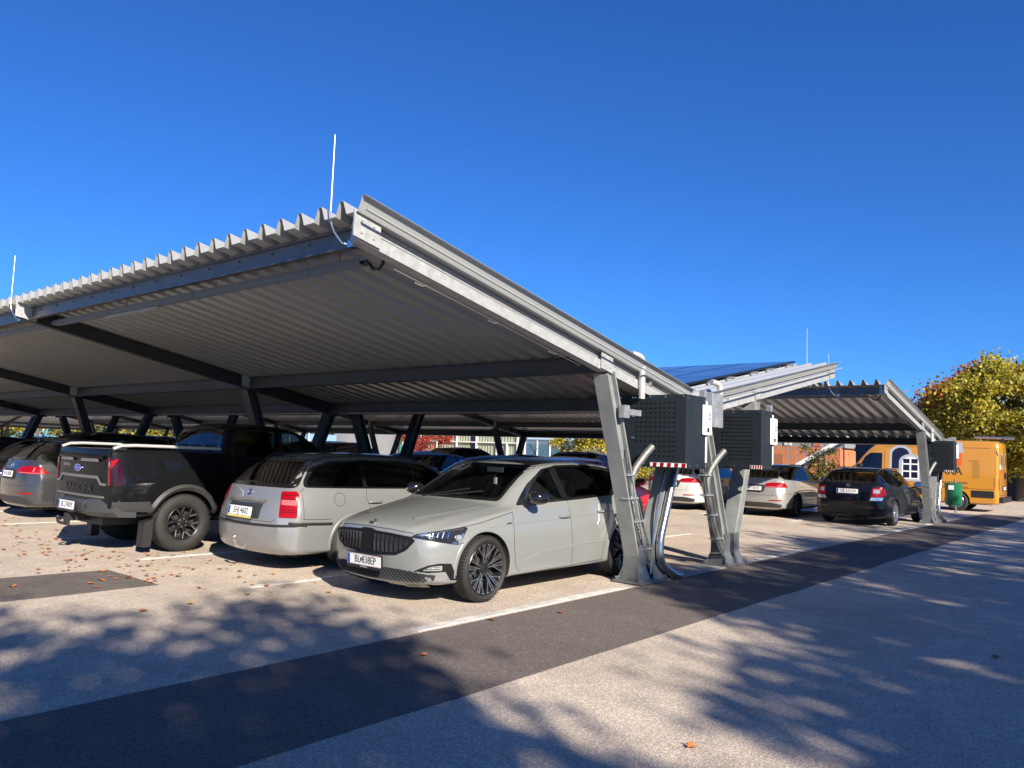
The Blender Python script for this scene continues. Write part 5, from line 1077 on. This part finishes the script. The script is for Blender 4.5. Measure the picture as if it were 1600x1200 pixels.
for k, (a, c) in enumerate(zip(ys, ys[1:])):
    f = MB(); fw = .06
    f.box(.25, .38, a, a + fw, .35, 3.35); f.box(.25, .38, c - fw, c, .35, 3.35); f.box(.25, .38, a + fw, c - fw, .35, .42); f.box(.25, .38, a + fw, c - fw, 3.28, 3.35); f.box(.25, .38, a + fw, c - fw, 2.18, 2.26)
    if k == 2: f.box(.24, .40, (a + c) / 2 - .05, (a + c) / 2 + .05, .42, 2.18)
    W_ = f.build('window', WHT, o1); g_ = MB(); [g_.add([(.30, a + fw, z_), (.30, c - fw, z_), (.30, c - fw, w_2), (.30, a + fw, w_2)], [(0, 3, 2, 1)]) for z_, w_2 in ((.42, 2.18), (2.26, 3.28))]; g_.build('pane', GB, W_)
    q = MB(); n = int((c - a) / .09); vs = []
    for i in range(n + 1):
        yy = a + (c - a) * i / n; vs += [(.42 + .035 * math.sin(i * 1.9 + k), yy, .36), (.42 + .035 * math.sin(i * 1.9 + k), yy, 3.34)]
    q.add(vs, [(2 * i, 2 * i + 1, 2 * i + 3, 2 * i + 2) for i in range(n) if not (k in (1, 4) and i < n * .35)]); q.build('curtain', CREAM, W_)
bn = empty('banner', (46.2, 51.2, 2.2), 0, 'hanging banner with green, white and red stripes on the grey building wall', 'banner')
vs = []; N = 10
cols_ = [(-.9, GREY), (-.30, mat('banner_green', (.02, .25, .15), .7)), (-.06, WHT), (.42, mat('banner_red', (.55, .03, .05), .7)), (.9, None)]
for i in range(4):
    q = MB(); y0, y1 = cols_[i][0], cols_[i + 1][0]
    if i == 0: y0, y1 = -.9, -.9
    else:
        vs = []
        for j in range(N + 1):
            z = 1.3 - 2.6 * j / N; s = .22 * (j / N) ** 1.6
            for y in (y0, y1): vs.append((-.02 + .04 * math.sin(j * .9 + y * 3), -(y - s) , z))
        q.add(vs, [(2 * j, 2 * j + 1, 2 * j + 3, 2 * j + 2) for j in range(N)]); q.build('banner_stripe', cols_[i][1], bn, True, solid=.01)
q = MB(); q.prism(circ(-.18, .25, .12, .16, 12), lambda a, c, t: (t, a, c), -.10, -.06); q.build('banner_emblem', mat('emblem_brown', (.12, .10, .06), .7), bn)
q = MB(); q.tube([(0, -1.0, 1.32), (0, .5, 1.32)], .02, 6); q.build('banner_pole', ALU, bn)
o2 = empty('entrance_building', (42, 30, 0), 0, 'low glazed entrance with pale blue fascia, right of the white pillar', 'building'); b = MB(); b.box(0, 6, -1.5, 4.2, 2.45, 3.2); b.build('fascia', mat('pale_blue', (.42, .55, .66), .5), o2); b = MB(); b.box(.1, 5.9, -1.4, 4.1, 0, 2.45); b.build('glazing', BLG, o2); b = MB()
for k in range(6): b.box(.04, .1, -1.4 + k * 1.08, -1.34 + k * 1.08, 0, 2.45)
b.build('mullion', WHT, o2)
# blue containers and fence left
o3 = empty('container', (42, 59, 0), 0, 'pale blue container stack behind the silver estate roof, left of the grey building', 'container'); b = MB()
for k in range(20): b.box(.0 + (k % 2) * .04, 3, k * .3, k * .3 + .3, 0, 2.5)
b.build('body', mat('container_blue', (.16, .28, .50), .5), o3); b = MB(); b.box(-.05, 0, -.05, .05, 0, 2.8); b.box(-.05, 0, 2.9, 3.0, 0, 2.8); b.build('corner_post', WHT, o3)
# orange building with a glass front and outside stairs
o4 = empty('orange_building', (56, 17, 0), 0, 'orange rendered building behind a tall glass screen, right of the middle cabinet', 'building'); b = MB(); b.box(0, 8, .2, 12, 0, 2.65); b.build('wall', ORA, o4); b = MB(); b.box(.3, 8, 0, 12, 2.65, 6); b.build('upper_wall', mat('mid_grey_wall', (.30, .30, .31), .6), o4)  # upper wall in one even mid grey
for k in range(5):
    f = MB(); yy = 1.6 + k * 2.1; f.box(.22, .30, yy, yy + .5, 2.75, 4.2); f.build('window', WHT if k % 2 else ORA, o4)
b = MB(); b.box(-.03, 0, 4.2, 5.2, 0, 2.1); b.build('door', mat('dark_orange', (.42, .14, .06), .7), o4)
gs = empty('glass_screen', (50, 14, 0), 0, 'tall glass and steel screen in front of the orange building', 'glass wall')
for k in range(9):
    b = MB(); b.box(-.04, .04, k * 1.15 - .03, k * 1.15 + .03, 0, 5); b.build('screen_post', GALV, gs)
    if k < 8: b = MB(); b.add([(0, k * 1.15 + .04, .1), (0, k * 1.15 + 1.11, .1), (0, k * 1.15 + 1.11, 4.9), (0, k * 1.15 + .04, 4.9)], [(0, 3, 2, 1)]); b.build('screen_pane', GB, gs)
st_ = empty('outside_staircase', (46.5, 14.2, 0), 0, 'light steel outside staircase rising to the right beside the glass screen', 'staircase'); b = MB()
for s in (0, 1.0): b.bar((s, 2.6, 1.35), (s, -.6, 3.3), .05, .22)
for s in (0, 1.0): b.bar((s, 4.4, 1.30), (s, 2.6, 1.30), .05, .16)
for s in (0, 1.0): b.bar((s, 5.6, 0.1), (s, 4.4, 1.25), .05, .2)
b.build('stringer', WHT, st_); b = MB()
for k in range(10): b.box(0, 1, 2.5 - k * .33 - .14, 2.5 - k * .33 + .14, 1.36 + k * .2, 1.39 + k * .2)
b.box(0, 1, 2.6, 4.4, 1.37, 1.40); b.build('step', GREYD, st_); b = MB(); b.box(-.06, .06, 2.5, 2.62, 0, 1.4); b.box(.9, 1.0, 2.5, 2.62, 0, 1.4); b.box(-.05, .05, 4.3, 4.4, 0, 1.3); b.build('support_post', WHT, st_)
b = MB(); rl = [(0, 5.6, 1.1), (0, 4.4, 2.25), (0, 2.6, 2.3), (0, -.6, 4.3)]; b.tube(rl, .02, 6); b.tube([(x, y, z - .4) for x, y, z in rl], .012, 6)
for k in range(7): b.tube([(0, 2.6 - k * .5, 1.4 + k * .30), (0, 2.6 - k * .5, 2.32 + k * .3)], .012, 6)
b.build('handrail', GALV, st_)
o5 = empty('dark_container_building', (47, -2, 0), 0, 'dark blue clad building between the staircase and the tree, behind the cars and van', 'building'); b = MB()
for k in range(52): b.box(.0 + (k % 2) * .05, 6, k * .3, k * .3 + .3, 0, 3.6)
b.build('wall', mat('navy_cladding', (.022, .028, .055), .4, .2, var=.1), o5)
for k in range(4): b = MB(); b.box(-.05, -.003, 9.0 + k * 1.5, 10.2 + k * 1.5, .3, 2.6); b.build('window', mat('dark_glass', (0, 0, 0)), o5)
# distant belt of wood behind everything
rr = random.Random(12); wd = leafmesh('distant_wood', [(rr.uniform(60, 75), rr.uniform(-30, 150), rr.uniform(.5, 3.8), 2.2) for _ in range(420)] + [(rr.uniform(-40, 75), rr.uniform(135, 150), rr.uniform(.5, 7), 2.5) for _ in range(300)], 42, .8, LG, 12, .6, pk(.4, .12, .05, .02, 0, .8)); tag(wd, kind='stuff')
# ---------------------------------------------------------------- bin
r = empty('waste_bin', (30.2, 5.55, 0), 0, 'dark green round waste bin between the far carport leg and the van', 'bin'); b = MB(); z0 = .28
b.lathe([(.0, z0), (.24, z0), (.25, z0 + .02), (.27, 1.0), (.275, 1.02), (.255, 1.02), (.24, z0 + .03), (0, z0 + .03)], 28, fn=lambda q, a, h: (q * math.cos(a) , q * math.sin(a), h)); b.build('bin_body', mat('bin_green', (.006, .13, .055), .4, coat=.4), r, True)
b = MB(); b.tube([(.30, 0, 0), (.30, 0, 1.15)], .03, 8); b.build('bin_post', GALVD, r); b = MB(); b.box(-.30, -.27, -.06, .10, .80, .95); b.build('bin_sticker', WHITE, r)
# ---------------------------------------------------------------- fallen leaves
rr = random.Random(77); FL = [mat('fallen_leaf_orange', (.42, .13, .035), .7), mat('fallen_leaf_brown', (.20, .075, .03), .8), mat('fallen_leaf_gold', (.55, .27, .05), .7)]
LEAFP = [(0, -.5), (.10, -.18), (.42, -.30), (.30, -.05), (.55, .12), (.26, .18), (.30, .42), (.10, .30), (0, .58), (-.10, .30), (-.30, .42), (-.26, .18), (-.55, .12), (-.30, -.05), (-.42, -.30), (-.10, -.18)]
def leafpts(x, y, s, a, z=.0):
    k1, k2, k3 = rr.uniform(.15, .5), rr.uniform(-.4, .4), rr.uniform(0, .3); ca, sa = math.cos(a), math.sin(a); o = []
    for p, q in [(0, 0)] + LEAFP:
        zz = (abs(p) * k1 + q * q * k3 + p * q * k2) * s + .010; o.append((x + (p * ca - q * sa) * s, y + (p * sa + q * ca) * s, max(.009, zz) + z))
    return o
def addleaf(b, x, y, s):
    v = leafpts(x, y, s, rr.uniform(0, 6.3)); b.k = rr.choice((0, 0, 0, 1, 1, 2)); b.add(v, [(0, i, i % 16 + 1) for i in range(1, 17)])
b = MB()
for _ in range(330):
    t = rr.random()
    if t < .75: x, y = rr.gauss(4.3, .55), rr.uniform(8.3, 17)
    elif t < .87: x, y = rr.uniform(4.2, 6.2), rr.uniform(6.6, 10)
    else: x, y = rr.uniform(3.5, 14), rr.uniform(4.9, 12)
    if x > 6.6 and y < 5.3 and rr.random() < .5: continue
    addleaf(b, x, y, rr.uniform(.038, .085))
tag(b.build('fallen_leaves', FL), kind='stuff')
SP = [((866 / 2 + 800, 1147), 'curled brown leaf lying alone on the light asphalt at the bottom centre right', 3.93, 1.96, .085), ((696, 1031), 'small orange leaf on the dark strip left of its middle', 4.15, 4.25, .07), ((1505, 1048), 'brown leaf on the light lane near the right edge', 7.55, 1.1, .09), ((458 / 2, 956), 'orange leaf alone on the light ground left of centre, in front of the cars', 3.35, 7.0, .09), ((1050 / 2, 0), 'golden leaf on the edge of the dark asphalt patch at left', 3.93, 9.3, .12), ((1545 / 2, 963), 'brown leaf across the near end of the white line', 5.45, 4.72, .10), ((880, 957), 'brown leaf on the dark strip below the door of the pale hatchback', 6.2, 4.5, .08), ((57, 928), 'orange leaf on the dark asphalt patch at the left edge', 2.9, 8.9, .10)]
for _, lb, x, y, s in SP:
    b = MB(); v = leafpts(0, 0, s, rr.uniform(0, 6.3)); b.k = rr.choice((0, 1)); b.add(v, [(0, i, i % 16 + 1) for i in range(1, 17)]); o = b.build('fallen_leaf', FL); o.location = (x, y, 0); tag(o, lb, 'leaf', 'single fallen leaves')
# ---------------------------------------------------------------- trees behind the camera that shade the foreground
bare = leaf_mat('leaf_shade', (.20, .13, .02), .25)
for k, (x, y, h, rd, zc, nc, per) in enumerate(SHADERS):
    tree('roadside_tree', (x, y, 0), h, rd, zc, nc, per, .22, [LG[1], LG[2], LG[0]], 'roadside tree behind the camera whose thin crown shades the foreground', seed=60 + k, group='roadside trees behind the camera', r0=.22, n=8, shell=.3, cs=.75, flat=1.0, spread=.42)
# ---------------------------------------------------------------- park the cars
def park(name, fn, x, y, LL, rear, label, cat='car', group='parked cars', rz=0., **k):
    r = empty(name, (0, 0, 0), 0, label, cat, group); fn(r, **k)
    r.location = (x + LL, y, 0) if rear else (x, y, 0); r.rotation_euler = (0, 0, (math.pi if rear else 0) + rz); return r
park('hatchback', hatch_scala, 5.18, 6.21, 4.36, 0, 'pale grey hatchback with black ribbed grille parked nose out beside the near carport leg')
park('estate_car', estate_silver, 5.28, 8.72, 4.51, 1, 'silver older estate car parked tail out between the hatchback and the black pickup')
park('pickup_truck', pickup, 4.27, 11.35, 5.37, 1, 'black pickup truck with covered bed and chrome bed rails, tail out', 'pickup truck')
pg = paint('graphite_paint', (.055, .057, .063), .5, .32); pw = paint('silver_white_paint', (.36, .36, .35), .45, .33); pk_ = paint('night_blue_paint', (.004, .0055, .010), .0, .35, 0, .5); pwh = paint('white_paint', (.50, .50, .49), 0, .3)
pr = paint('red_paint', (.55, .008, .018), .1, .3); pdr = paint('dark_blue_paint', (.004, .007, .016), .0, .4, 0, .2); pb = paint('black_metallic_paint', (.004, .004, .005), .0, .35, 0, .45)
def clone(src, x, y, rear, L, label, group='parked cars', name=None):
    c = copy_tree(src); c.location = (x + L, y, 0) if rear else (x, y, 0); c.rotation_euler = (0, 0, math.pi if rear else 0); c['label'] = label
    if group: c['group'] = group
    if name: c.name = name
    return c
e1 = park('estate_car', estate_modern, 5.12, 16.45, 4.58, 1, 'graphite grey estate car at the left edge, tail out with flat red lamps', P=pg, lamp='wide', style='five', txt='W 61084K', plt=(.80,), rails=DARK)
e2 = park('estate_car', estate_modern, 21.1, 8.85, 4.58, 1, 'silver white estate car tail out, left of the dark blue estate', P=pw, lamp='wide', style='dark', txt='GR 128 BT', plt=(.78,), rails=DARK)
e3 = park('estate_car', estate_modern, 20.7, 6.2, 4.60, 1, 'dark blue estate car with dusty flank, tail out, before the yellow van', P=pk_, lamp='c', style='ten', txt='GR 210 DV', plt=(.86,), rails=DARK)
e4 = park('estate_car', estate_modern, 20.9, 11.35, 4.58, 1, 'white estate car mostly hidden behind the cabinets and carport legs', P=pwh, lamp='wide', style='dark', txt='', plt=(.78,), rails=DARK, interior=False)
h1 = park('hatchback', hatch_generic, 10.45, 8.75, 4.25, 1, 'bright red car behind the pale hatchback, mostly hidden by the near carport leg', P=pr, z=1.50)
h2 = park('hatchback', hatch_generic, 10.7, 11.3, 4.25, 0, 'dark blue hatchback with roof aerial, just behind the pale hatchback roof', P=pdr, z=1.47)
h3 = park('suv', hatch_generic, 20.8, 16.4, 4.35, 0, 'dark SUV whose roof shows left of the near carport leg, under the far roof', 'SUV', P=pb, z=1.66, L=4.35, suv=True)
lab = ['dark car behind the silver estate, right of its roof', 'dark car roof showing past the windscreen of the pickup', 'black car hidden behind the pickup cab', 'dark car beyond the pickup, under the middle of the roof', 'dark car seen through the columns left of the pickup cab', 'dark car in the back row above the pickup bed', 'far dark car in the back row towards the left edge', 'farthest dark car of the back row']
ys_ = [13.85, 16.4, 18.9, 21.45, 24.0, 26.55, 29.1, 34.2]
for k, y in enumerate(ys_): clone((h2, h3, h2, e1)[k % 4] if k else h2, 10.65 + .1 * (k % 3), y, k % 2, 4.3, lab[k])
lab = ['dark car in the front row at the left edge beyond the graphite estate', 'second dark car beyond the graphite estate at the left edge', 'farther front row car at the left edge', 'farthest front row car at the left edge']
for k, y in enumerate((18.95, 21.5, 26.6, 31.6)): clone((h3, e1, h2, h3)[k], 5.2, y, 0, 4.4, lab[k])
lab = ['dark car under the far roof, behind the dark SUV', 'dark car with roof rails before the curtained windows', 'dark car below the crimson maple', 'dark car below the banner', 'dark car left of the banner', 'dark car before the blue container', 'far dark car seen over the pickup bonnet']
for k, y in enumerate((18.9, 21.4, 24.0, 29.0, 31.6, 36.6, 41.7)): clone((h2, h3, e1, h2, h3, h2, e1)[k], 20.8, y, k % 2, 4.35, lab[k])
e5 = clone(e4, 36.5, .6, 1, 4.58, 'white car parked beyond the tail of the yellow van at the right edge')
# ---------------------------------------------------------------- yellow van
def van(root):
    P = paint('orange_yellow_paint', (.52, .23, .022), 0, .3); L = 5.98; w = 1.02; H = 2.60
    S = lambda x, bow, zb, w_, zbl, wr, zr, zt: (x, bow, zb, w_, .62, 1.0, .965 * w_ if zt > 1.5 else .90 * w_, zbl, wr, zr, zt)
    st = [(0, .30, .34, .78 * w, .5, .75, .72 * w, .95, .55 * w, 1.0, 1.03), (.08, .30, .28, .9 * w, .5, .8, .84 * w, 1.0, .65 * w, 1.08, 1.10), (.40, .18, .25, .98 * w, .55, .85, .92 * w, 1.08, .74 * w, 1.20, 1.24), (.95, .08, .24, w, .6, .95, .965 * w, 1.22, .84 * w, 1.42, 1.50),
          (1.35, .08, .24, w, .6, 1.0, .97 * w, 1.30, .80 * w, 1.95, 2.02), (1.75, .06, .24, w, .6, 1.0, .975 * w, 1.36, .80 * w, 2.36, 2.46), (2.3, .02, .24, w, .6, 1.0, .98 * w, 1.38, .83 * w, 2.50, H), (3.5, 0, .24, w, .6, 1.0, .98 * w, 1.38, .84 * w, 2.52, H), (5.0, 0, .24, w, .6, 1.0, .98 * w, 1.38, .84 * w, 2.52, H), (5.86, -.02, .26, w, .6, 1.0, .975 * w, 1.38, .835 * w, 2.49, H - .03), (5.98, -.04, .32, .96 * w, .62, 1.0, .94 * w, 1.38, .80 * w, 2.40, H - .10)]
    B = Body(root, st, P, 3, (.3, .2, .55), extra=((9, 0, 8, .7), (10, 0, 8, .5))); ax = (1.0, 4.64); B.arches(ax, .41, .36, .6); B.finish()
    for a in 'LR':
        B.panel(a, rnd([(1.18, 1.30), (1.45, 1.85), (1.66, 2.02), (2.10, 2.02), (2.10, 1.32)], .06), OPQ, 'side_window', off=.004, res=.09)
        for x0, x1 in ((1.5, 4.15), (5.1, 5.80)): B.panel(a, rnd([(x0, .52), (x1, .52), (x1, .76), (x0, .76)], .03), DARK, 'side_moulding', off=.012, res=.12)
        handle(B, a, 2.0, 1.15, DARK); 
        lines(B, [(a, q) for q in ([(2.18, 2.1), (2.2, .4)], [(3.55, 2.3), (3.55, .4)], [(2.18, 2.28), (5.7, 2.28)], [(2.2, .82), (5.8, .82)], [(5.84, 2.3), (5.84, .9)])], w_=.014)
        # printed windows in blue-grey surrounds
        gr = mat('print_grey', (.36, .38, .42), .4); dkp = mat('print_dark', (.012, .013, .03), .2)
        s = 1 if a == 'R' else 1
        def arch(x0, x1, z0, z1, r_): return [(x0, z0), (x1, z0), (x1, z1 - r_)] + [((x0 + x1) / 2 + (x1 - x0) / 2 * math.cos(t), z1 - r_ + r_ * math.sin(t)) for t in [R_(q) for q in range(15, 180, 15)]] + [(x0, z1 - r_)]
        X = lambda x: x
        D1 = B.panel(a, arch(2.35, 3.15, 1.42, 2.33, .30), gr, 'printed_window', off=.003, res=.1); B.panel(a, arch(2.45, 3.05, 1.44, 2.24, .26), dkp, 'print_pane', D1, off=.005, res=.1)
        D2 = B.panel(a, arch(2.70, 3.50, .98, 2.0, .30), gr, 'printed_window', off=.007, res=.1); B.panel(a, arch(2.80, 3.40, 1.06, 1.90, .26), WHT, 'print_frame', D2, off=.009, res=.1)
        for x0, x1 in ((2.85, 3.07), (3.13, 3.35)):
            for z0, z1 in ((1.11, 1.33), (1.38, 1.60), (1.65, 1.82)): B.panel(a, [(x0, z0), (x1, z0), (x1, z1), (x0, z1)], dkp, 'print_pane', D2, off=.011, res=.1)
        B.panel(a, [(4.50, 1.62), (4.80, 1.62), (4.80, 2.06), (4.50, 2.06)], mat('print_orange', (.65, .10, .015), .4), 'printed_square', off=.004, res=.1); B.panel(a, [(4.50, 2.10), (4.86, 2.10), (4.80, 2.48), (4.5, 2.48)], gr, 'printed_square', off=.004, res=.1)
        B.panel(a, rnd([(5.14, 1.20), (5.36, 1.20), (5.36, 1.84), (5.0, 1.84), (5.0, 1.78), (5.14, 1.78)], .02), mat('print_shadow', (.35, .17, .03), .5), 'recess_shade_panel', off=.003, res=.1)  # flat panel in darkened yellow: shade of a window pressing put into colour
        sg = 1 if a == 'L' else -1
        for tx, sz, x, z, m_ in (('SOLARA', .42, 4.12, 1.42, INK), ('Renovierungssystem', .19, 4.28, 1.02, mat('print_brown', (.16, .07, .02), .5)), ('für Fenster, Türen, Wintergarten', .13, 4.20, .86, mat('print_brown', (.16, .07, .02), .5)), ('www.solaran.at', .13, 3.3, 2.44, mat('print_brown', (.16, .07, .02), .5))):
            lettering(tx, sz, lambda u, v, k: (B.P(a, x + sg * u, z + v, .006) or V((x, 0, z))), m_, root, sx=.9)
        b = MB(); s2 = -1 if a == 'L' else 1; B.strip(b, a, [(5.87, 1.22), (5.87, .80)], .13, .006, .0); b.build('tail_light', REDL, root)
        mirror(B, 1.28, 1.42, s2, .98, DARK, big=1.5); B.panel(('A', 38, s2, .3), rnd([(.40, .80), (.42, 1.0), (.84, 1.06), (.82, .86)], .03), LAMPD, 'headlight', off=.004)
    B.panel('F', rnd([(-.82, 1.28), (.82, 1.28), (.74, 2.26), (-.74, 2.26)], .08), OPQ, 'windscreen', off=.004, res=.1); B.panel('F', rnd([(-.6, .6), (.6, .6), (.6, .95), (-.6, .95)], .05), DARK, 'grille', off=.004, res=.1)
    for s in (-1, 1):
        B.panel('B', [(s * q, z) for q, z in rnd([(.86, .80), (.95, .80), (.95, 1.22), (.86, 1.22)], .02)], REDL, 'tail_light', off=.006)
        d_ = B.panel('B', [(s * q, z) for q, z in circ(.42, 1.85, .17, .30, 20)], mat('print_grey', (.36, .38, .42), .4), 'printed_window', off=.005, res=.1); B.panel('B', [(s * q, z) for q, z in circ(.42, 1.85, .12, .24, 20)], mat('print_dark', (0, 0, 0)), 'print_pane', d_, off=.008, res=.1)
    for (y, z, m_) in ((-.50, 1.62, 'print_orange'), (-.68, 1.62, 'white'), (-.50, 1.44, 'print_orange'), (-.68, 1.44, 'print_orange')): B.panel('B', [(y - .08, z - .08), (y + .08, z - .08), (y + .08, z + .08), (y - .08, z + .08)], WHT if m_ == 'white' else MATS['print_orange'], 'printed_square', off=.005)
    lines(B, [('B', [(0, 2.45), (0, .62)]), ('B', [(-.88, 2.4), (-.88, .62), (.88, .62), (.88, 2.4)])], w_=.016)
    B.panel('B', rnd([(-.40, .78), (.40, .78), (.40, .95), (-.40, .95)], .02), DARK, 'plate_recess', off=.004); plate(root, 5.985, -.05, .86, 1, 'S 903 WF'); b = MB(); b.box(5.80, 6.08, -.92, .92, .36, .56); b.build('rear_bumper', DARK, root, bevel=.03)
    b = MB(); b.box(5.96, 6.03, .02, .10, 1.2, 1.42); b.box(5.95, 6.02, -.45, -.25, 2.52, 2.58); b.build('door_hardware', DARK, root); b = MB(); b.tube([(5.1, -.3, 2.68), (6.35, -.3, 2.66)], .05, 8); b.tube([(5.3, -.3, 2.55), (5.3, -.3, 2.7)], .02, 6); b.build('ladder_roller', ALU, root)
    b = MB(); b.box(.6, 5.7, -.8, .8, .26, .40)
    for x in ax: b.tube([(x, -.9, .36), (x, .9, .36)], .06, 8)
    b.build('underbody', DARK, root); wheels(root, ax, 1.0, .355, .21, .22, 'van')
vr = park('delivery_van', van, 0, 0, 5.98, 0, 'yellow delivery van with printed arched windows, standing crosswise behind the far carport leg', 'van', None)
vr.rotation_euler = (0, 0, -math.pi / 2 + R_(VAN[2])); vr.location = (VAN[0], VAN[1], 0)
# ---------------------------------------------------------------- pieces that hang apart become parts of their own
def split_parts(names):
    done = {}
    for o in list(bpy.data.objects):
        if o.type != 'MESH' or o.name.split('.')[0] not in names: continue
        me = o.data
        if me.name not in done:
            bm = bmesh.new(); bm.from_mesh(me); seen = set(); isl = []
            for v in bm.verts:
                if v in seen: continue
                st = [v]; seen.add(v); g_ = []
                while st:
                    q = st.pop(); g_.append(q)
                    for e in q.link_edges:
                        t = e.other_vert(q)
                        if t not in seen: seen.add(t); st.append(t)
                lo = [min(q.co[i] for q in g_) for i in range(3)]; hi = [max(q.co[i] for q in g_) for i in range(3)]; isl.append([set(q.index for q in g_), lo, hi])
            bm.free(); G = 0.07; ch = True
            while ch:
                ch = False
                for i in range(len(isl)):
                    for j in range(i + 1, len(isl)):
                        a, b_ = isl[i], isl[j]
                        if all(a[1][k] - G < b_[2][k] and b_[1][k] - G < a[2][k] for k in range(3)):
                            a[0] |= b_[0]; a[1] = [min(x, y) for x, y in zip(a[1], b_[1])]; a[2] = [max(x, y) for x, y in zip(a[2], b_[2])]; isl.pop(j); ch = True; break
                    if ch: break
            out = []
            if len(isl) > 1:
                for s_, _, _ in isl:
                    m2 = me.copy(); bm = bmesh.new(); bm.from_mesh(m2); bm.verts.ensure_lookup_table(); bmesh.ops.delete(bm, geom=[v for v in bm.verts if v.index not in s_], context='VERTS'); bm.to_mesh(m2); bm.free(); out.append(m2)
            done[me.name] = out
        out = done[me.name]
        if out:
            for m2 in out[1:]: c = o.copy(); c.data = m2; col.objects.link(c); c.parent = o.parent
            o.data = out[0]
split_parts(SPLIT)
